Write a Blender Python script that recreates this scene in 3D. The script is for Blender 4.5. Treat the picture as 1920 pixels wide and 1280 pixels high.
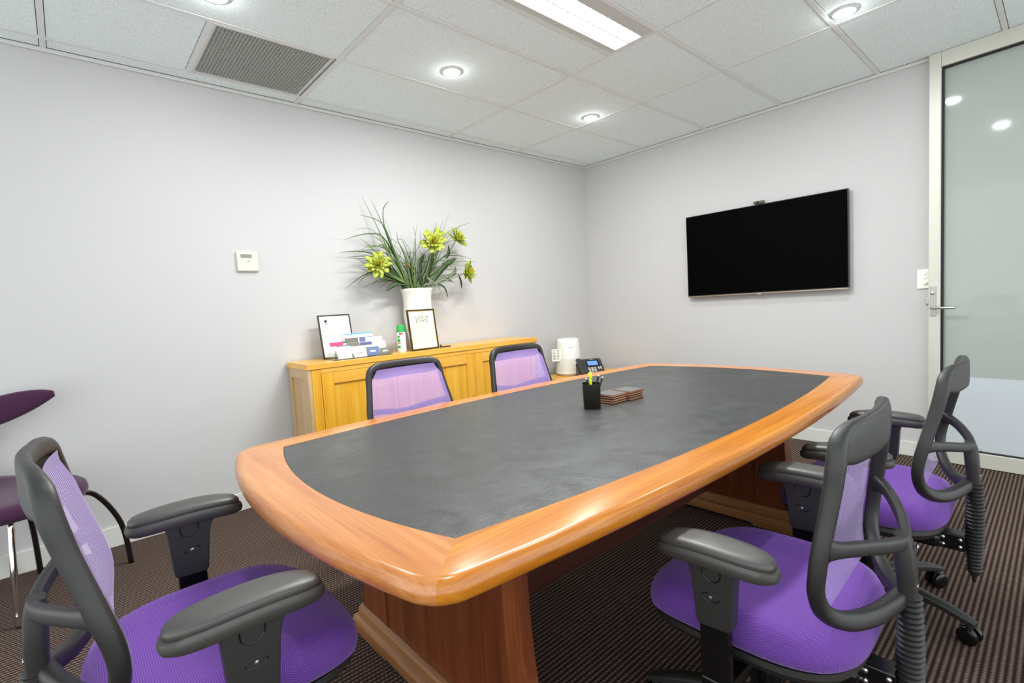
import bpy, bmesh, math, random
from mathutils import Vector, Matrix
random.seed(7)
for o in list(bpy.data.objects): bpy.data.objects.remove(o, do_unlink=True)
SC = bpy.context.scene
COL = SC.collection
PI = math.pi
sin, cos = math.sin, math.cos

# ------------------------------------------------------------------ camera
# world: +X along the left wall towards the corner, TV wall at X=0, left wall at Y=0, floor Z=0
F_PX, YAW, PITCH, ROLL = 929.6, 0.8427, -0.0719, -0.0573
CAM = Vector((-4.1434, -3.3697, 1.158))
fw = Vector((cos(YAW)*cos(PITCH), sin(YAW)*cos(PITCH), sin(PITCH)))
rt = Vector((sin(YAW), -cos(YAW), 0)); up = rt.cross(fw)
r2 = rt*cos(ROLL) + up*sin(ROLL); u2 = -rt*sin(ROLL) + up*cos(ROLL)
cd = bpy.data.cameras.new('camera'); cam = bpy.data.objects.new('camera', cd); COL.objects.link(cam)
cd.sensor_width = 36; cd.lens = 36*F_PX/1920; cd.clip_start = 0.02
M = Matrix((r2, u2, -fw)).transposed().to_4x4(); M.translation = CAM
cam.matrix_world = M
SC.camera = cam

# ------------------------------------------------------------------ world, exposure
w = bpy.data.worlds.new('world'); SC.world = w; w.use_nodes = True
w.node_tree.nodes['Background'].inputs[0].default_value = (0.93, 0.98, 1.0, 1)
w.node_tree.nodes['Background'].inputs[1].default_value = 1.95
SC.view_settings.view_transform = 'Standard'; SC.view_settings.look = 'None'
SC.view_settings.gamma = 1; SC.view_settings.use_curve_mapping = False
SC.view_settings.exposure = 0.14
DOWN_W, TROFFER_W = 5.6, 58.0      # lamp powers, used in the lamp builders below

CEIL = 2.547

# ------------------------------------------------------------------ helpers
def s2l(c):
    return tuple(((v/255)/12.92 if v/255 <= 0.04045 else ((v/255+0.055)/1.055)**2.4) for v in c)
def mat(name, rgb, rough=0.5, metal=0.0, spec=0.5, **kw):
    m = bpy.data.materials.new(name); m.use_nodes = True
    b = m.node_tree.nodes['Principled BSDF']
    b.inputs['Base Color'].default_value = (*s2l(rgb), 1)
    b.inputs['Roughness'].default_value = rough; b.inputs['Metallic'].default_value = metal
    b.inputs['Specular IOR Level'].default_value = spec
    for k, v in kw.items(): b.inputs[k].default_value = v
    return m
def N(m, t, **kw):
    n = m.node_tree.nodes.new(t)
    for k, v in kw.items():
        if k in n.inputs: n.inputs[k].default_value = v
        else: setattr(n, k, v)
    return n
def L(m, a, b): m.node_tree.links.new(a, b)
def PB(m): return m.node_tree.nodes['Principled BSDF']
def coords(m, kind='Object', scale=(1, 1, 1), loc=(0, 0, 0)):
    tc = N(m, 'ShaderNodeTexCoord'); mp = N(m, 'ShaderNodeMapping')
    mp.inputs['Scale'].default_value = scale; mp.inputs['Location'].default_value = loc
    L(m, tc.outputs[kind], mp.inputs['Vector']); return mp.outputs[0]
def ramp(m, fac, stops):
    r = N(m, 'ShaderNodeValToRGB'); e = r.color_ramp.elements
    while len(e) < len(stops): e.new(0.5)
    for el, (p, c) in zip(e, stops): el.position = p; el.color = (*c, 1)
    L(m, fac, r.inputs[0]); return r.outputs[0]
def bump(m, h, strength=0.3, dist=0.01):
    b = N(m, 'ShaderNodeBump'); b.inputs['Strength'].default_value = strength; b.inputs['Distance'].default_value = dist
    L(m, h, b.inputs['Height']); L(m, b.outputs[0], PB(m).inputs['Normal']); return b
def math_n(m, op, a, b=None):
    n = N(m, 'ShaderNodeMath', operation=op)
    for i, v in enumerate((a, b)):
        if v is None: continue
        if isinstance(v, (int, float)): n.inputs[i].default_value = v
        else: L(m, v, n.inputs[i])
    return n.outputs[0]
def noisy(m, scale=60, strength=0.1, dist=0.002, kind='Object'):
    n = N(m, 'ShaderNodeTexNoise', Scale=scale, Detail=3.0); L(m, coords(m, kind), n.inputs['Vector']); bump(m, n.outputs['Fac'], strength, dist); return m

def wood(name, axis, c_dark, c_mid, c_light, rough=0.3, coat=0.3, fine=1.0):
    m = mat(name, c_mid, rough); PB(m).inputs['Coat Weight'].default_value = coat; PB(m).inputs['Coat Roughness'].default_value = 0.18
    s = {'X': (1.2, 22, 22), 'Y': (22, 1.2, 22), 'Z': (22, 22, 1.2)}[axis]
    oi = N(m, 'ShaderNodeObjectInfo'); tc = N(m, 'ShaderNodeTexCoord'); add = N(m, 'ShaderNodeVectorMath', operation='ADD')
    cmb = N(m, 'ShaderNodeCombineXYZ'); rnd = math_n(m, 'MULTIPLY', oi.outputs['Random'], 13.0)
    for i in range(3): L(m, rnd, cmb.inputs[i])
    L(m, tc.outputs['Object'], add.inputs[0]); L(m, cmb.outputs[0], add.inputs[1])
    mp = N(m, 'ShaderNodeMapping'); mp.inputs['Scale'].default_value = s; L(m, add.outputs[0], mp.inputs[0])
    n1 = N(m, 'ShaderNodeTexNoise', Scale=0.9, Detail=4.0, Roughness=0.6, Distortion=0.4); L(m, mp.outputs[0], n1.inputs['Vector'])
    mp2 = N(m, 'ShaderNodeMapping'); mp2.inputs['Scale'].default_value = tuple(v*7*fine if v > 2 else v*3 for v in s); L(m, add.outputs[0], mp2.inputs[0])
    n2 = N(m, 'ShaderNodeTexNoise', Scale=1.0, Detail=2.0); L(m, mp2.outputs[0], n2.inputs['Vector'])
    mx = math_n(m, 'ADD', math_n(m, 'MULTIPLY', n1.outputs['Fac'], 0.65), math_n(m, 'MULTIPLY', n2.outputs['Fac'], 0.35))
    col = ramp(m, mx, [(0.30, s2l(c_dark)), (0.5, s2l(c_mid)), (0.70, s2l(c_light))])
    L(m, col, PB(m).inputs['Base Color']); bump(m, n2.outputs['Fac'], 0.05, 0.001)
    return m

class MB:
    def __init__(s): s.v = []; s.f = []; s.uv = {}
    def add(s, vs, fs):
        o = len(s.v); s.v += [tuple(v) for v in vs]; s.f += [tuple(i+o for i in f) for f in fs]; return s
    def box(s, c, d, M=None):
        x, y, z = (k/2 for k in d)
        vs = [Vector((a*x, b*y, e*z)) for e in (-1, 1) for b in (-1, 1) for a in (-1, 1)]
        vs = [((M @ q) if M else q) + Vector(c) for q in vs]
        return s.add(vs, [(0, 2, 3, 1), (4, 5, 7, 6), (0, 1, 5, 4), (2, 6, 7, 3), (0, 4, 6, 2), (1, 3, 7, 5)])
    def bb(s, x0, x1, y0, y1, z0, z1): return s.box(((x0+x1)/2, (y0+y1)/2, (z0+z1)/2), (x1-x0, y1-y0, z1-z0))
    def rings(s, rs, cap0=True, cap1=True, closed=True):
        n = len(rs[0]); o = len(s.v); s.v += [tuple(p) for r in rs for p in r]
        for i in range(len(rs)-1):
            for j in range(n if closed else n-1):
                a = o+i*n+j; b = o+i*n+(j+1) % n; s.f.append((a, b, b+n, a+n))
        if cap0: s.f.append(tuple(o+j for j in range(n))[::-1])
        if cap1: s.f.append(tuple(o+(len(rs)-1)*n+j for j in range(n)))
        return s
    def lathe(s, prof, n=24, c=(0, 0, 0), sx=1, sy=1, cap0=True, cap1=True, M=None):
        rs = []
        for r, z in prof:
            ring = [Vector((r*sx*cos(2*PI*k/n), r*sy*sin(2*PI*k/n), z)) for k in range(n)]
            rs.append([((M @ q) if M else q)+Vector(c) for q in ring])
        return s.rings(rs, cap0, cap1)
    def sweep(s, path, sect, n=10, upv=(0, 0, 1), power=2.0, caps=True, closed=False):
        """path: points; sect: (w,h) half sizes or list of them; w sideways, h along the up hint"""
        P = [Vector(p) for p in path]; k = len(P); rs = []
        for i, p in enumerate(P):
            a = P[(i-1) % k] if (closed or i > 0) else p; b = P[(i+1) % k] if (closed or i < k-1) else p
            t = (b-a).normalized(); U = Vector(upv[i] if isinstance(upv, list) else upv)
            sd = t.cross(U); sd = sd.normalized() if sd.length > 1e-6 else Vector((1, 0, 0)); U = sd.cross(t).normalized()
            w_, h_ = sect[i] if isinstance(sect, list) else sect
            ring = []
            for j in range(n):
                th = 2*PI*(j+0.5)/n; c_, s_ = cos(th), sin(th)
                e = 2/power
                ring.append(p + sd*w_*math.copysign(abs(c_)**e, c_) + U*h_*math.copysign(abs(s_)**e, s_))
            rs.append(ring)
        if closed: rs.append(rs[0]); return s.rings(rs, False, False)
        return s.rings(rs, caps, caps)
    def tube(s, path, r, n=8, **kw):
        sect = [(q, q) for q in r] if isinstance(r, (list, tuple)) else (r, r)
        return s.sweep(path, sect, n, **kw)
    def prism(s, pts, z0, z1, M=None):
        n = len(pts); vs = [Vector((x, y, z0)) for x, y in pts]+[Vector((x, y, z1)) for x, y in pts]
        if M: vs = [M @ q for q in vs]
        return s.add(vs, [tuple(range(n))[::-1], tuple(range(n, 2*n))]+[(j, (j+1) % n, n+(j+1) % n, n+j) for j in range(n)])
    def build(s, name, m, parent=None, smooth=False, bevel=0, uv=None, seg=2):
        me = bpy.data.meshes.new(name); me.from_pydata(s.v, [], s.f); me.validate(); me.update()
        bm = bmesh.new(); bm.from_mesh(me); bmesh.ops.recalc_face_normals(bm, faces=bm.faces)
        if uv:
            lay = bm.loops.layers.uv.new('UVMap')
            for f in bm.faces:
                for l in f.loops: l[lay].uv = uv(l.vert.co)
        bm.to_mesh(me); bm.free()
        me.materials.append(m)
        o = bpy.data.objects.new(name, me); COL.objects.link(o)
        if parent: o.parent = parent
        if bevel:
            b = o.modifiers.new('bevel', 'BEVEL'); b.width = bevel; b.segments = seg; b.limit_method = 'ANGLE'; b.angle_limit = 0.6
        if smooth:
            for p in me.polygons: p.use_smooth = True
            if smooth == 'angle':
                try: me.set_sharp_from_angle(angle=0.7)
                except Exception: pass
        return o
def tag(o, label=None, cat=None, group=None, kind=None):
    for k, v in (('label', label), ('category', cat), ('group', group), ('kind', kind)):
        if v: o[k] = v
    return o
def thing(name, label, cat, loc=(0, 0, 0), rz=0, group=None, rx=0):
    o = bpy.data.objects.new(name, None); COL.objects.link(o); o.empty_display_size = 0.05
    o.location = loc; o.rotation_euler = (rx, 0, rz); return tag(o, label, cat, group)
def boxo(name, x0, x1, y0, y1, z0, z1, m, parent=None, bevel=0):
    return MB().bb(x0, x1, y0, y1, z0, z1).build(name, m, parent, bevel=bevel)
def superell(a, b, n, power):
    pts = []
    for k in range(n):
        t = 2*PI*k/n; c, s = cos(t), sin(t); e = 2/power
        pts.append((a*math.copysign(abs(c)**e, c), b*math.copysign(abs(s)**e, s)))
    return pts
def catmull(pts, sub=6):
    P = [Vector(p) for p in pts]; out = []
    for i in range(len(P)-1):
        p0 = P[max(i-1, 0)]; p1 = P[i]; p2 = P[i+1]; p3 = P[min(i+2, len(P)-1)]
        for k in range(sub):
            t = k/sub
            out.append(0.5*((2*p1)+(p2-p0)*t+(2*p0-5*p1+4*p2-p3)*t*t+(3*p1-p0-3*p2+p3)*t**3))
    out.append(P[-1]); return out
def text(name, body, size, m, parent, loc, rot=(PI/2, 0, 0), align='CENTER', sx=1.0, extr=0.0002):
    cu = bpy.data.curves.new(name, 'FONT'); cu.body = body; cu.size = size; cu.align_x = align; cu.align_y = 'CENTER'; cu.extrude = extr; cu.resolution_u = 3
    t = bpy.data.objects.new(name, cu); COL.objects.link(t)
    dg = bpy.context.evaluated_depsgraph_get(); me = bpy.data.meshes.new_from_object(t.evaluated_get(dg))
    bpy.data.objects.remove(t, do_unlink=True)
    me.materials.clear(); me.materials.append(m)
    o = bpy.data.objects.new(name, me); COL.objects.link(o); o.parent = parent; o.location = loc; o.rotation_euler = rot; o.scale = (sx, 1, 1)
    return o

# ------------------------------------------------------------------ materials
WALL = mat('wall_paint', (195, 193, 193), 0.75, spec=0.2); noisy(WALL, 220, 0.10, 0.001)
TILE = mat('ceiling_tile', (226, 228, 226), 0.9, spec=0.1)
_v = N(TILE, 'ShaderNodeTexNoise', Scale=190.0, Detail=2.0); L(TILE, coords(TILE), _v.inputs['Vector'])
L(TILE, ramp(TILE, _v.outputs['Fac'], [(0.33, s2l((188, 192, 190))), (0.42, s2l((240, 250, 250)))]), PB(TILE).inputs['Base Color']); bump(TILE, _v.outputs['Fac'], 0.2, 0.002)
TBAR = mat('grid_bar_white', (228, 229, 227), 0.5, spec=0.3)
TRIM = mat('white_trim', (206, 206, 202), 0.45)
BASEB = mat('baseboard_paint', (214, 214, 208), 0.5)
ALU = mat('anodised_frame', (205, 204, 193), 0.4, 0.15)
STEEL = mat('satin_steel', (176, 176, 170), 0.32, 0.8)
CHROME = mat('chrome', (220, 220, 222), 0.08, 1.0)
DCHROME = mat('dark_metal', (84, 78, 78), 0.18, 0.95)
BLACKGAP = mat('black_gasket', (14, 14, 14), 0.6)

CARPET = mat('ribbed_carpet', (62, 50, 48), 0.95, spec=0.05)
_c = coords(CARPET, 'Object')
_sep = N(CARPET, 'ShaderNodeSeparateXYZ'); L(CARPET, _c, _sep.inputs[0])
_ny = N(CARPET, 'ShaderNodeTexNoise', Scale=90.0, Detail=2.0); L(CARPET, _c, _ny.inputs['Vector'])
_py = math_n(CARPET, 'MULTIPLY', _sep.outputs['Y'], 2*PI/0.017)
_rib = math_n(CARPET, 'ADD', math_n(CARPET, 'MULTIPLY', math_n(CARPET, 'SINE', _py), 0.5), 0.5)
_row = math_n(CARPET, 'FLOOR', math_n(CARPET, 'DIVIDE', _sep.outputs['Y'], 0.017))
_px = math_n(CARPET, 'ADD', math_n(CARPET, 'MULTIPLY', _sep.outputs['X'], 2*PI/0.014), math_n(CARPET, 'MULTIPLY', _row, PI))
_dash = math_n(CARPET, 'ADD', math_n(CARPET, 'MULTIPLY', math_n(CARPET, 'SINE', _px), 0.5), 0.5)
_h = math_n(CARPET, 'MULTIPLY', math_n(CARPET, 'ADD', math_n(CARPET, 'MULTIPLY', _rib, 0.45), math_n(CARPET, 'MULTIPLY', math_n(CARPET, 'MULTIPLY', _rib, _dash), 0.55)), math_n(CARPET, 'ADD', _ny.outputs['Fac'], 0.45))
L(CARPET, ramp(CARPET, _h, [(0.05, s2l((48, 38, 34))), (0.45, s2l((92, 76, 69))), (0.9, s2l((128, 110, 100)))]), PB(CARPET).inputs['Base Color']); bump(CARPET, _h, 0.5, 0.004)

RIM_X = wood('orange_timber_long', 'X', (160, 86, 16), (188, 114, 26), (204, 138, 44), 0.24, 0.15); PB(RIM_X).inputs['Specular IOR Level'].default_value = 0.65
RIM_Y = wood('orange_timber_end_glare', 'Y', (166, 96, 44), (194, 124, 64), (208, 146, 86), 0.24, 0.2); PB(RIM_Y).inputs['Specular IOR Level'].default_value = 0.7  # same timber as the long boards, paler: glare is put into its colour
PED = wood('brown_timber_panel', 'Z', (86, 38, 14), (112, 54, 22), (134, 72, 32), 0.4, 0.15)
PLINTH = wood('brown_timber_plinth', 'Y', (118, 74, 40), (150, 102, 60), (172, 124, 78), 0.35, 0.25)
MODESTY = wood('dark_red_timber', 'X', (48, 20, 14), (70, 30, 20), (88, 40, 26), 0.45, 0.1)
OAK_X = wood('golden_oak_rail', 'X', (214, 150, 50), (232, 172, 66), (242, 190, 88), 0.35, 0.25, 1.6)
OAK_Z = wood('golden_oak_panel', 'Z', (204, 134, 28), (226, 164, 46), (240, 190, 74), 0.35, 0.2, 1.6)
OAK_E = wood('oak_end_panel', 'Z', (176, 140, 96), (196, 162, 118), (210, 180, 138), 0.4, 0.15, 1.6)

LEATHER = mat('black_leather', (50, 51, 51), 0.34, spec=0.75)
_n = N(LEATHER, 'ShaderNodeTexNoise', Scale=7.0, Detail=5.0, Distortion=1.2); L(LEATHER, coords(LEATHER), _n.inputs['Vector'])
_vo = N(LEATHER, 'ShaderNodeTexVoronoi', Scale=150.0); L(LEATHER, coords(LEATHER), _vo.inputs['Vector'])
_mr = N(LEATHER, 'ShaderNodeMapRange'); _mr.inputs['From Min'].default_value = 0.3; _mr.inputs['From Max'].default_value = 0.7; _mr.inputs['To Min'].default_value = 0.30; _mr.inputs['To Max'].default_value = 0.46
L(LEATHER, _n.outputs['Fac'], _mr.inputs[0]); L(LEATHER, _mr.outputs[0], PB(LEATHER).inputs['Roughness'])
_cr = N(LEATHER, 'ShaderNodeTexNoise', Scale=16.0, Detail=6.0, Distortion=3.5); L(LEATHER, coords(LEATHER), _cr.inputs['Vector'])
_cre = math_n(LEATHER, 'ABSOLUTE', math_n(LEATHER, 'SUBTRACT', _cr.outputs['Fac'], 0.5))
_crm = math_n(LEATHER, 'MINIMUM', math_n(LEATHER, 'MULTIPLY', _cre, 14.0), 1.0)
_hh = math_n(LEATHER, 'ADD', math_n(LEATHER, 'MULTIPLY', _vo.outputs['Distance'], 0.25), math_n(LEATHER, 'MULTIPLY', _crm, 0.5)); bump(LEATHER, _hh, 0.16, 0.003)

PLAST = mat('black_plastic', (30, 29, 27), 0.48, spec=0.7); noisy(PLAST, 700, 0.12, 0.0006)
PADM = mat('charcoal_armpad', (56, 54, 50), 0.5, spec=0.9); noisy(PADM, 400, 0.1, 0.0006)
GLOSSB = mat('black_metal_gloss', (10, 10, 10), 0.25)
BOLT = mat('zinc_bolt', (200, 200, 200), 0.25, 1.0)

def weave(m, pitch):
    tc = N(m, 'ShaderNodeTexCoord'); sp = N(m, 'ShaderNodeSeparateXYZ'); L(m, tc.outputs['UV'], sp.inputs[0])
    row = math_n(m, 'FLOOR', math_n(m, 'DIVIDE', sp.outputs['Y'], pitch))
    a = math_n(m, 'SINE', math_n(m, 'ADD', math_n(m, 'MULTIPLY', sp.outputs['X'], 2*PI/pitch), math_n(m, 'MULTIPLY', row, PI)))
    b = math_n(m, 'ABSOLUTE', math_n(m, 'SINE', math_n(m, 'MULTIPLY', sp.outputs['Y'], PI/pitch)))
    return math_n(m, 'MULTIPLY', math_n(m, 'ADD', math_n(m, 'MULTIPLY', a, 0.5), 0.5), b)
SEATM = mat('purple_seat_fabric', (104, 66, 168), 0.75, spec=0.25, **{'Sheen Weight': 0.35, 'Sheen Roughness': 0.4})
PB(SEATM).inputs['Sheen Tint'].default_value = (0.75, 0.55, 1, 1)
_w = weave(SEATM, 0.0040)
L(SEATM, ramp(SEATM, _w, [(0.05, s2l((86, 48, 134))), (0.45, s2l((113, 68, 160))), (0.95, s2l((140, 94, 181)))]), PB(SEATM).inputs['Base Color']); bump(SEATM, _w, 0.35, 0.002)
MESHM = mat('purple_back_mesh', (150, 116, 196), 0.6, spec=0.3, **{'Sheen Weight': 0.4})
_w = weave(MESHM, 0.0038)
L(MESHM, ramp(MESHM, _w, [(0.0, s2l((138, 106, 186))), (0.9, s2l((190, 164, 218)))]), PB(MESHM).inputs['Base Color'])
_al = N(MESHM, 'ShaderNodeMapRange'); _al.inputs['From Min'].default_value = 0.07; _al.inputs['From Max'].default_value = 0.18; L(MESHM, _w, _al.inputs[0]); L(MESHM, _al.outputs[0], PB(MESHM).inputs['Alpha'])
EDGEM = mat('purple_mesh_hem', (166, 142, 198), 0.7, spec=0.2)
_w = weave(EDGEM, 0.0042); bump(EDGEM, _w, 0.2, 0.001)
VISM = mat('aubergine_upholstery', (66, 34, 62), 0.9, spec=0.1, **{'Sheen Weight': 0.2}); noisy(VISM, 350, 0.3, 0.002)

WHITE_CER = mat('white_ceramic', (232, 228, 218), 0.2)
PAPER = mat('white_paper', (240, 239, 232), 0.7)
CREAM = mat('cream_paper', (228, 222, 200), 0.7)
INK = mat('black_ink', (40, 40, 38), 0.7)
GREYINK = mat('grey_ink', (165, 163, 152), 0.8)
FRAMEB = mat('black_gold_frame', (46, 38, 20), 0.3)
GOLD = mat('gold_fillet', (196, 160, 84), 0.3, 0.5)
GREENCAP = mat('green_cap', (38, 168, 74), 0.35)
REDP = mat('red_print', (214, 66, 36), 0.5); PINK = mat('pink_print', (222, 50, 110), 0.6)
BLUEP = mat('slate_blue_print', (96, 110, 150), 0.6); NAVY = mat('navy_print', (82, 84, 128), 0.6)
GREYP = mat('olive_grey_print', (118, 116, 100), 0.6); SKYP = mat('sky_blue_print', (96, 170, 214), 0.6); LIMEP = mat('lime_print', (168, 212, 128), 0.6)
DGREEN = mat('dark_green_print', (84, 104, 88), 0.6); BROWNP = mat('taupe_print', (112, 108, 100), 0.6)
ACRYL = mat('clear_acrylic', (238, 242, 242), 0.05, **{'Transmission Weight': 1.0, 'IOR': 1.2})
TVB = mat('black_screen', (1, 1, 1), 0.6, spec=0.03)
TVF = mat('tv_bezel', (22, 24, 20), 0.3); TVC = mat('tv_brushed_strip', (150, 138, 124), 0.3, 0.7)
BEIGE = mat('beige_plastic', (214, 209, 194), 0.5); WPLAST = mat('white_plastic', (236, 236, 228), 0.4)
LCD = mat('grey_lcd', (130, 134, 122), 0.3)
LEAFD = mat('dark_leaf', (58, 78, 40), 0.55); LEAFM = mat('grass_leaf', (74, 100, 48), 0.5); LEAFL = mat('light_grass', (104, 128, 66), 0.5); LEAFG = mat('sage_leaf', (112, 122, 96), 0.6); LEAFB = mat('bronze_leaf', (122, 104, 56), 0.6)
PETAL = mat('lime_petal', (196, 200, 70), 0.6); PETALI = mat('yellow_green_petal', (206, 196, 52), 0.6)
for _m, _a, _b in ((PETAL, (150, 168, 54), (200, 202, 84)), (PETALI, (172, 166, 36), (210, 202, 70))):
    _n = N(_m, 'ShaderNodeTexNoise', Scale=40.0); L(_m, coords(_m), _n.inputs['Vector']); L(_m, ramp(_m, _n.outputs['Fac'], [(0.35, s2l(_a)), (0.65, s2l(_b))]), PB(_m).inputs['Base Color'])
for _m in (LEAFD, LEAFM, LEAFL, LEAFG, LEAFB):
    noisy(_m, 30, 0.2, 0.003)

def emis(name, rgb, strength):
    m = mat(name, rgb); PB(m).inputs['Emission Color'].default_value = (*s2l(rgb), 1); PB(m).inputs['Emission Strength'].default_value = strength; return m
LAMP = emis('lamp_glow', (255, 255, 250), 9.0)
TUBEM = emis('troffer_glow', (255, 255, 252), 3.2)
SCREENB = emis('blue_lcd_glow', (86, 128, 214), 0.55)

# ------------------------------------------------------------------ room shell
XB, YR = -6.2, -5.2          # the room goes on behind the camera
def struct(o): return tag(o, kind='structure')
struct(boxo('floor', XB, 0.0, YR, 0.0, -0.05, 0.0, CARPET))
struct(boxo('wall_left', XB, 0.1, 0.0, 0.1, 0.0, 2.7, WALL))
DY0, DY1 = -2.782, -3.78     # door opening along the TV wall
wb = MB(); wb.bb(0, 0.1, DY0, 0.0, 0, 2.7); wb.bb(0, 0.1, YR, DY1-0.06, 0, 2.7); wb.bb(0, 0.1, DY1-0.06, DY0, 2.547, 2.7)
struct(wb.build('wall_back', WALL))
struct(boxo('baseboard_left', XB, 0, -0.012, 0, 0, 0.108, BASEB, bevel=0.003))
struct(boxo('baseboard_back', -0.012, 0, DY0, -0.012, 0, 0.098, BASEB, bevel=0.003))
struct(boxo('trim_1', XB, -0.012, -0.012, 0, CEIL-0.020, CEIL, TRIM, bevel=0.002))
struct(boxo('trim_2', -0.012, 0, DY0, 0, CEIL-0.022, CEIL, TRIM, bevel=0.002))

# ceiling: plenum slab, then each lay-in tile and the bars between them
ceil = struct(boxo('ceiling', XB, 0.1, YR, 0.1, CEIL+0.05, CEIL+0.12, TBAR))
cols = [0.0, -0.957, -1.708, -2.908, -4.108, -5.308, XB]
rows = [0.0, -0.1184] + [-0.1184-0.6*i for i in range(1, 9)] + [YR]
TRX0, TRX1, TRY0, TRY1 = -2.908, -1.708, -1.9184, -1.6184   # the light fitting's bay
VX0, VX1, VY0, VY1 = -3.522, -2.922, -0.7184, -0.1184       # the air grille's bay
g = 0.0145
def tile(x0, x1, y0, y1):
    boxo('ceiling_tile', x0+g, x1-g, y0+g, y1-g, CEIL+0.001, CEIL+0.016, TILE, ceil, bevel=0.003)
for i in range(len(cols)-1):
    x1, x0 = cols[i], cols[i+1]
    for j in range(len(rows)-1):
        y1, y0 = rows[j], rows[j+1]
        if abs(x0+2.908) < .01 and abs(y0-TRY0) < .01: tile(x0, x1, TRY1, y1); continue
        if abs(x1+2.908) < .01 and j == 1: tile(x0, VX0, y0, y1); continue
        tile(x0, x1, y0, y1)
def bar(x0, x1, y0, y1): boxo('grid_bar', x0, x1, y0, y1, CEIL-0.002, CEIL+0.03, TBAR, ceil)
for y in rows[1:-1]:
    for i in range(len(cols)-1): bar(cols[i+1]+0.012, cols[i]-0.012, y-0.012, y+0.012)
for x in cols[1:-1]: bar(x-0.012, x+0.012, YR, -0.012)
bar(TRX0+.012, TRX1-.012, TRY1-.012, TRY1+.012); bar(VX0-.012, VX0+.012, VY0+.012, VY1-.012)

# glazed door in an aluminium frame
door = struct(boxo('door_1', -0.005, 0.09, -0.059, 0.0, 0.0, 2.546, ALU, bevel=0.003))   # lock stile
door.location = (-0.040, -2.783, 0); door.rotation_euler = (0, 0, -0.077)                    # stands slightly ajar
DW = 1.02
boxo('top_rail', -0.005, 0.09, -DW, -0.0595, 2.457, 2.546, ALU, door, 0.003)
boxo('bottom_rail', -0.005, 0.09, -DW+0.06, -0.0595, 0.004, 0.093, ALU, door, 0.003)
boxo('hinge_stile', -0.005, 0.09, -DW, -DW+0.0595, 0.0, 2.4565, ALU, door, 0.003)
gk = MB(); gk.bb(0.01, 0.07, -0.067, -0.0595, 0.093, 2.4565); gk.bb(0.01, 0.07, -DW+.06, -0.067, 2.449, 2.4565); gk.bb(0.01, 0.07, -DW+.06, -0.067, 0.093, 0.099)
gk.build('gasket', BLACKGAP, door)
GLASS = mat('frosted_glass', (178, 184, 178), 0.06, spec=0.5)
_t = N(GLASS, 'ShaderNodeBsdfTranslucent'); _t.inputs[0].default_value = (0.62, 0.65, 0.62, 1)
_mx = N(GLASS, 'ShaderNodeMixShader'); _mx.inputs[0].default_value = 0.3
_out = GLASS.node_tree.nodes['Material Output']; L(GLASS, PB(GLASS).outputs[0], _mx.inputs[1]); L(GLASS, _t.outputs[0], _mx.inputs[2]); L(GLASS, _mx.outputs[0], _out.inputs[0])
boxo('pane', 0.035, 0.046, -DW+0.06, -0.067, 0.099, 2.449, GLASS, door)
FILM = mat('frosted_film', (196, 203, 208), 0.35)
boxo('frosted_film', 0.0335, 0.0347, -DW+0.062, -0.068, 0.099, 0.555, FILM, door)
lp = boxo('lock_plate', -0.012, -0.005, -0.039, -0.010, 0.94, 1.13, STEEL, door, 0.002)
hb = MB(); hb.tube([(-0.01, -0.025, 0.992), (-0.05, -0.025, 0.992), (-0.058, -0.033, 0.992), (-0.058, -0.140, 0.992)], 0.0085, 12); hb.build('lever_handle', STEEL, lp, smooth='angle')
kb = MB(); kb.lathe([(0.0105, 0), (0.0105, 0.006), (0.004, 0.008)], 16, (-0.012, -0.023, 1.085), M=Matrix.Rotation(-PI/2, 3, 'Y')); kb.build('key_cylinder', STEEL, lp)
tag(boxo('strike_latch', -0.018, 0.0, -2.780, -2.764, 1.015, 1.052, STEEL, None, 0.002), 'small steel latch block on the wall beside the door frame', 'latch')

# ------------------------------------------------------------------ lamps of the room
DL = []
def downlight(x, y, label):
    t = thing('downlight', label, 'downlight', (x, y, CEIL), 0, 'recessed ceiling downlights')
    MB().lathe([(0.058, 0.0), (0.060, -0.004), (0.050, -0.007), (0.045, -0.004), (0.045, 0.0)], 32, cap0=False, cap1=False).build('rim', TRIM, t, smooth='angle')
    MB().lathe([(0.0455, 0.0165), (0.0455, 0.0160), (0.02, 0.0155), (0.001, 0.0150)], 32).build('lens', LAMP, t, smooth='angle')
    ld = bpy.data.lights.new('lamp', 'AREA'); ld.shape = 'DISK'; ld.size = 0.088; ld.energy = DOWN_W; ld.color = (0.96, 1.0, 0.985)
    lo = bpy.data.objects.new('lamp', ld); COL.objects.link(lo); lo.parent = t; lo.location = (0, 0, -0.010)
    ld = bpy.data.lights.new('lens_glow', 'POINT'); ld.shadow_soft_size = 0.022; ld.energy = DOWN_W*0.3; ld.color = (0.96, 1.0, 0.985)
    lo = bpy.data.objects.new('lens_glow', ld); COL.objects.link(lo); lo.parent = t; lo.location = (0, 0, -0.012)
    return t
downlight(-3.55, -0.93, 'bright round downlight at the top edge of the photo, above the air grille')
downlight(-2.33, -0.94, 'bright round downlight right of the ceiling air grille, middle of its row')
downlight(-1.05, -0.94, 'bright round downlight nearest the far ceiling corner')
downlight(-1.07, -2.596, 'bright round downlight near the glass door, right of the strip light')
downlight(-2.33, -2.596, 'round downlight above the right long side of the table, just above the frame')
downlight(-3.55, -2.596, 'round downlight above the near end of the table, overhead of the camera')

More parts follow.
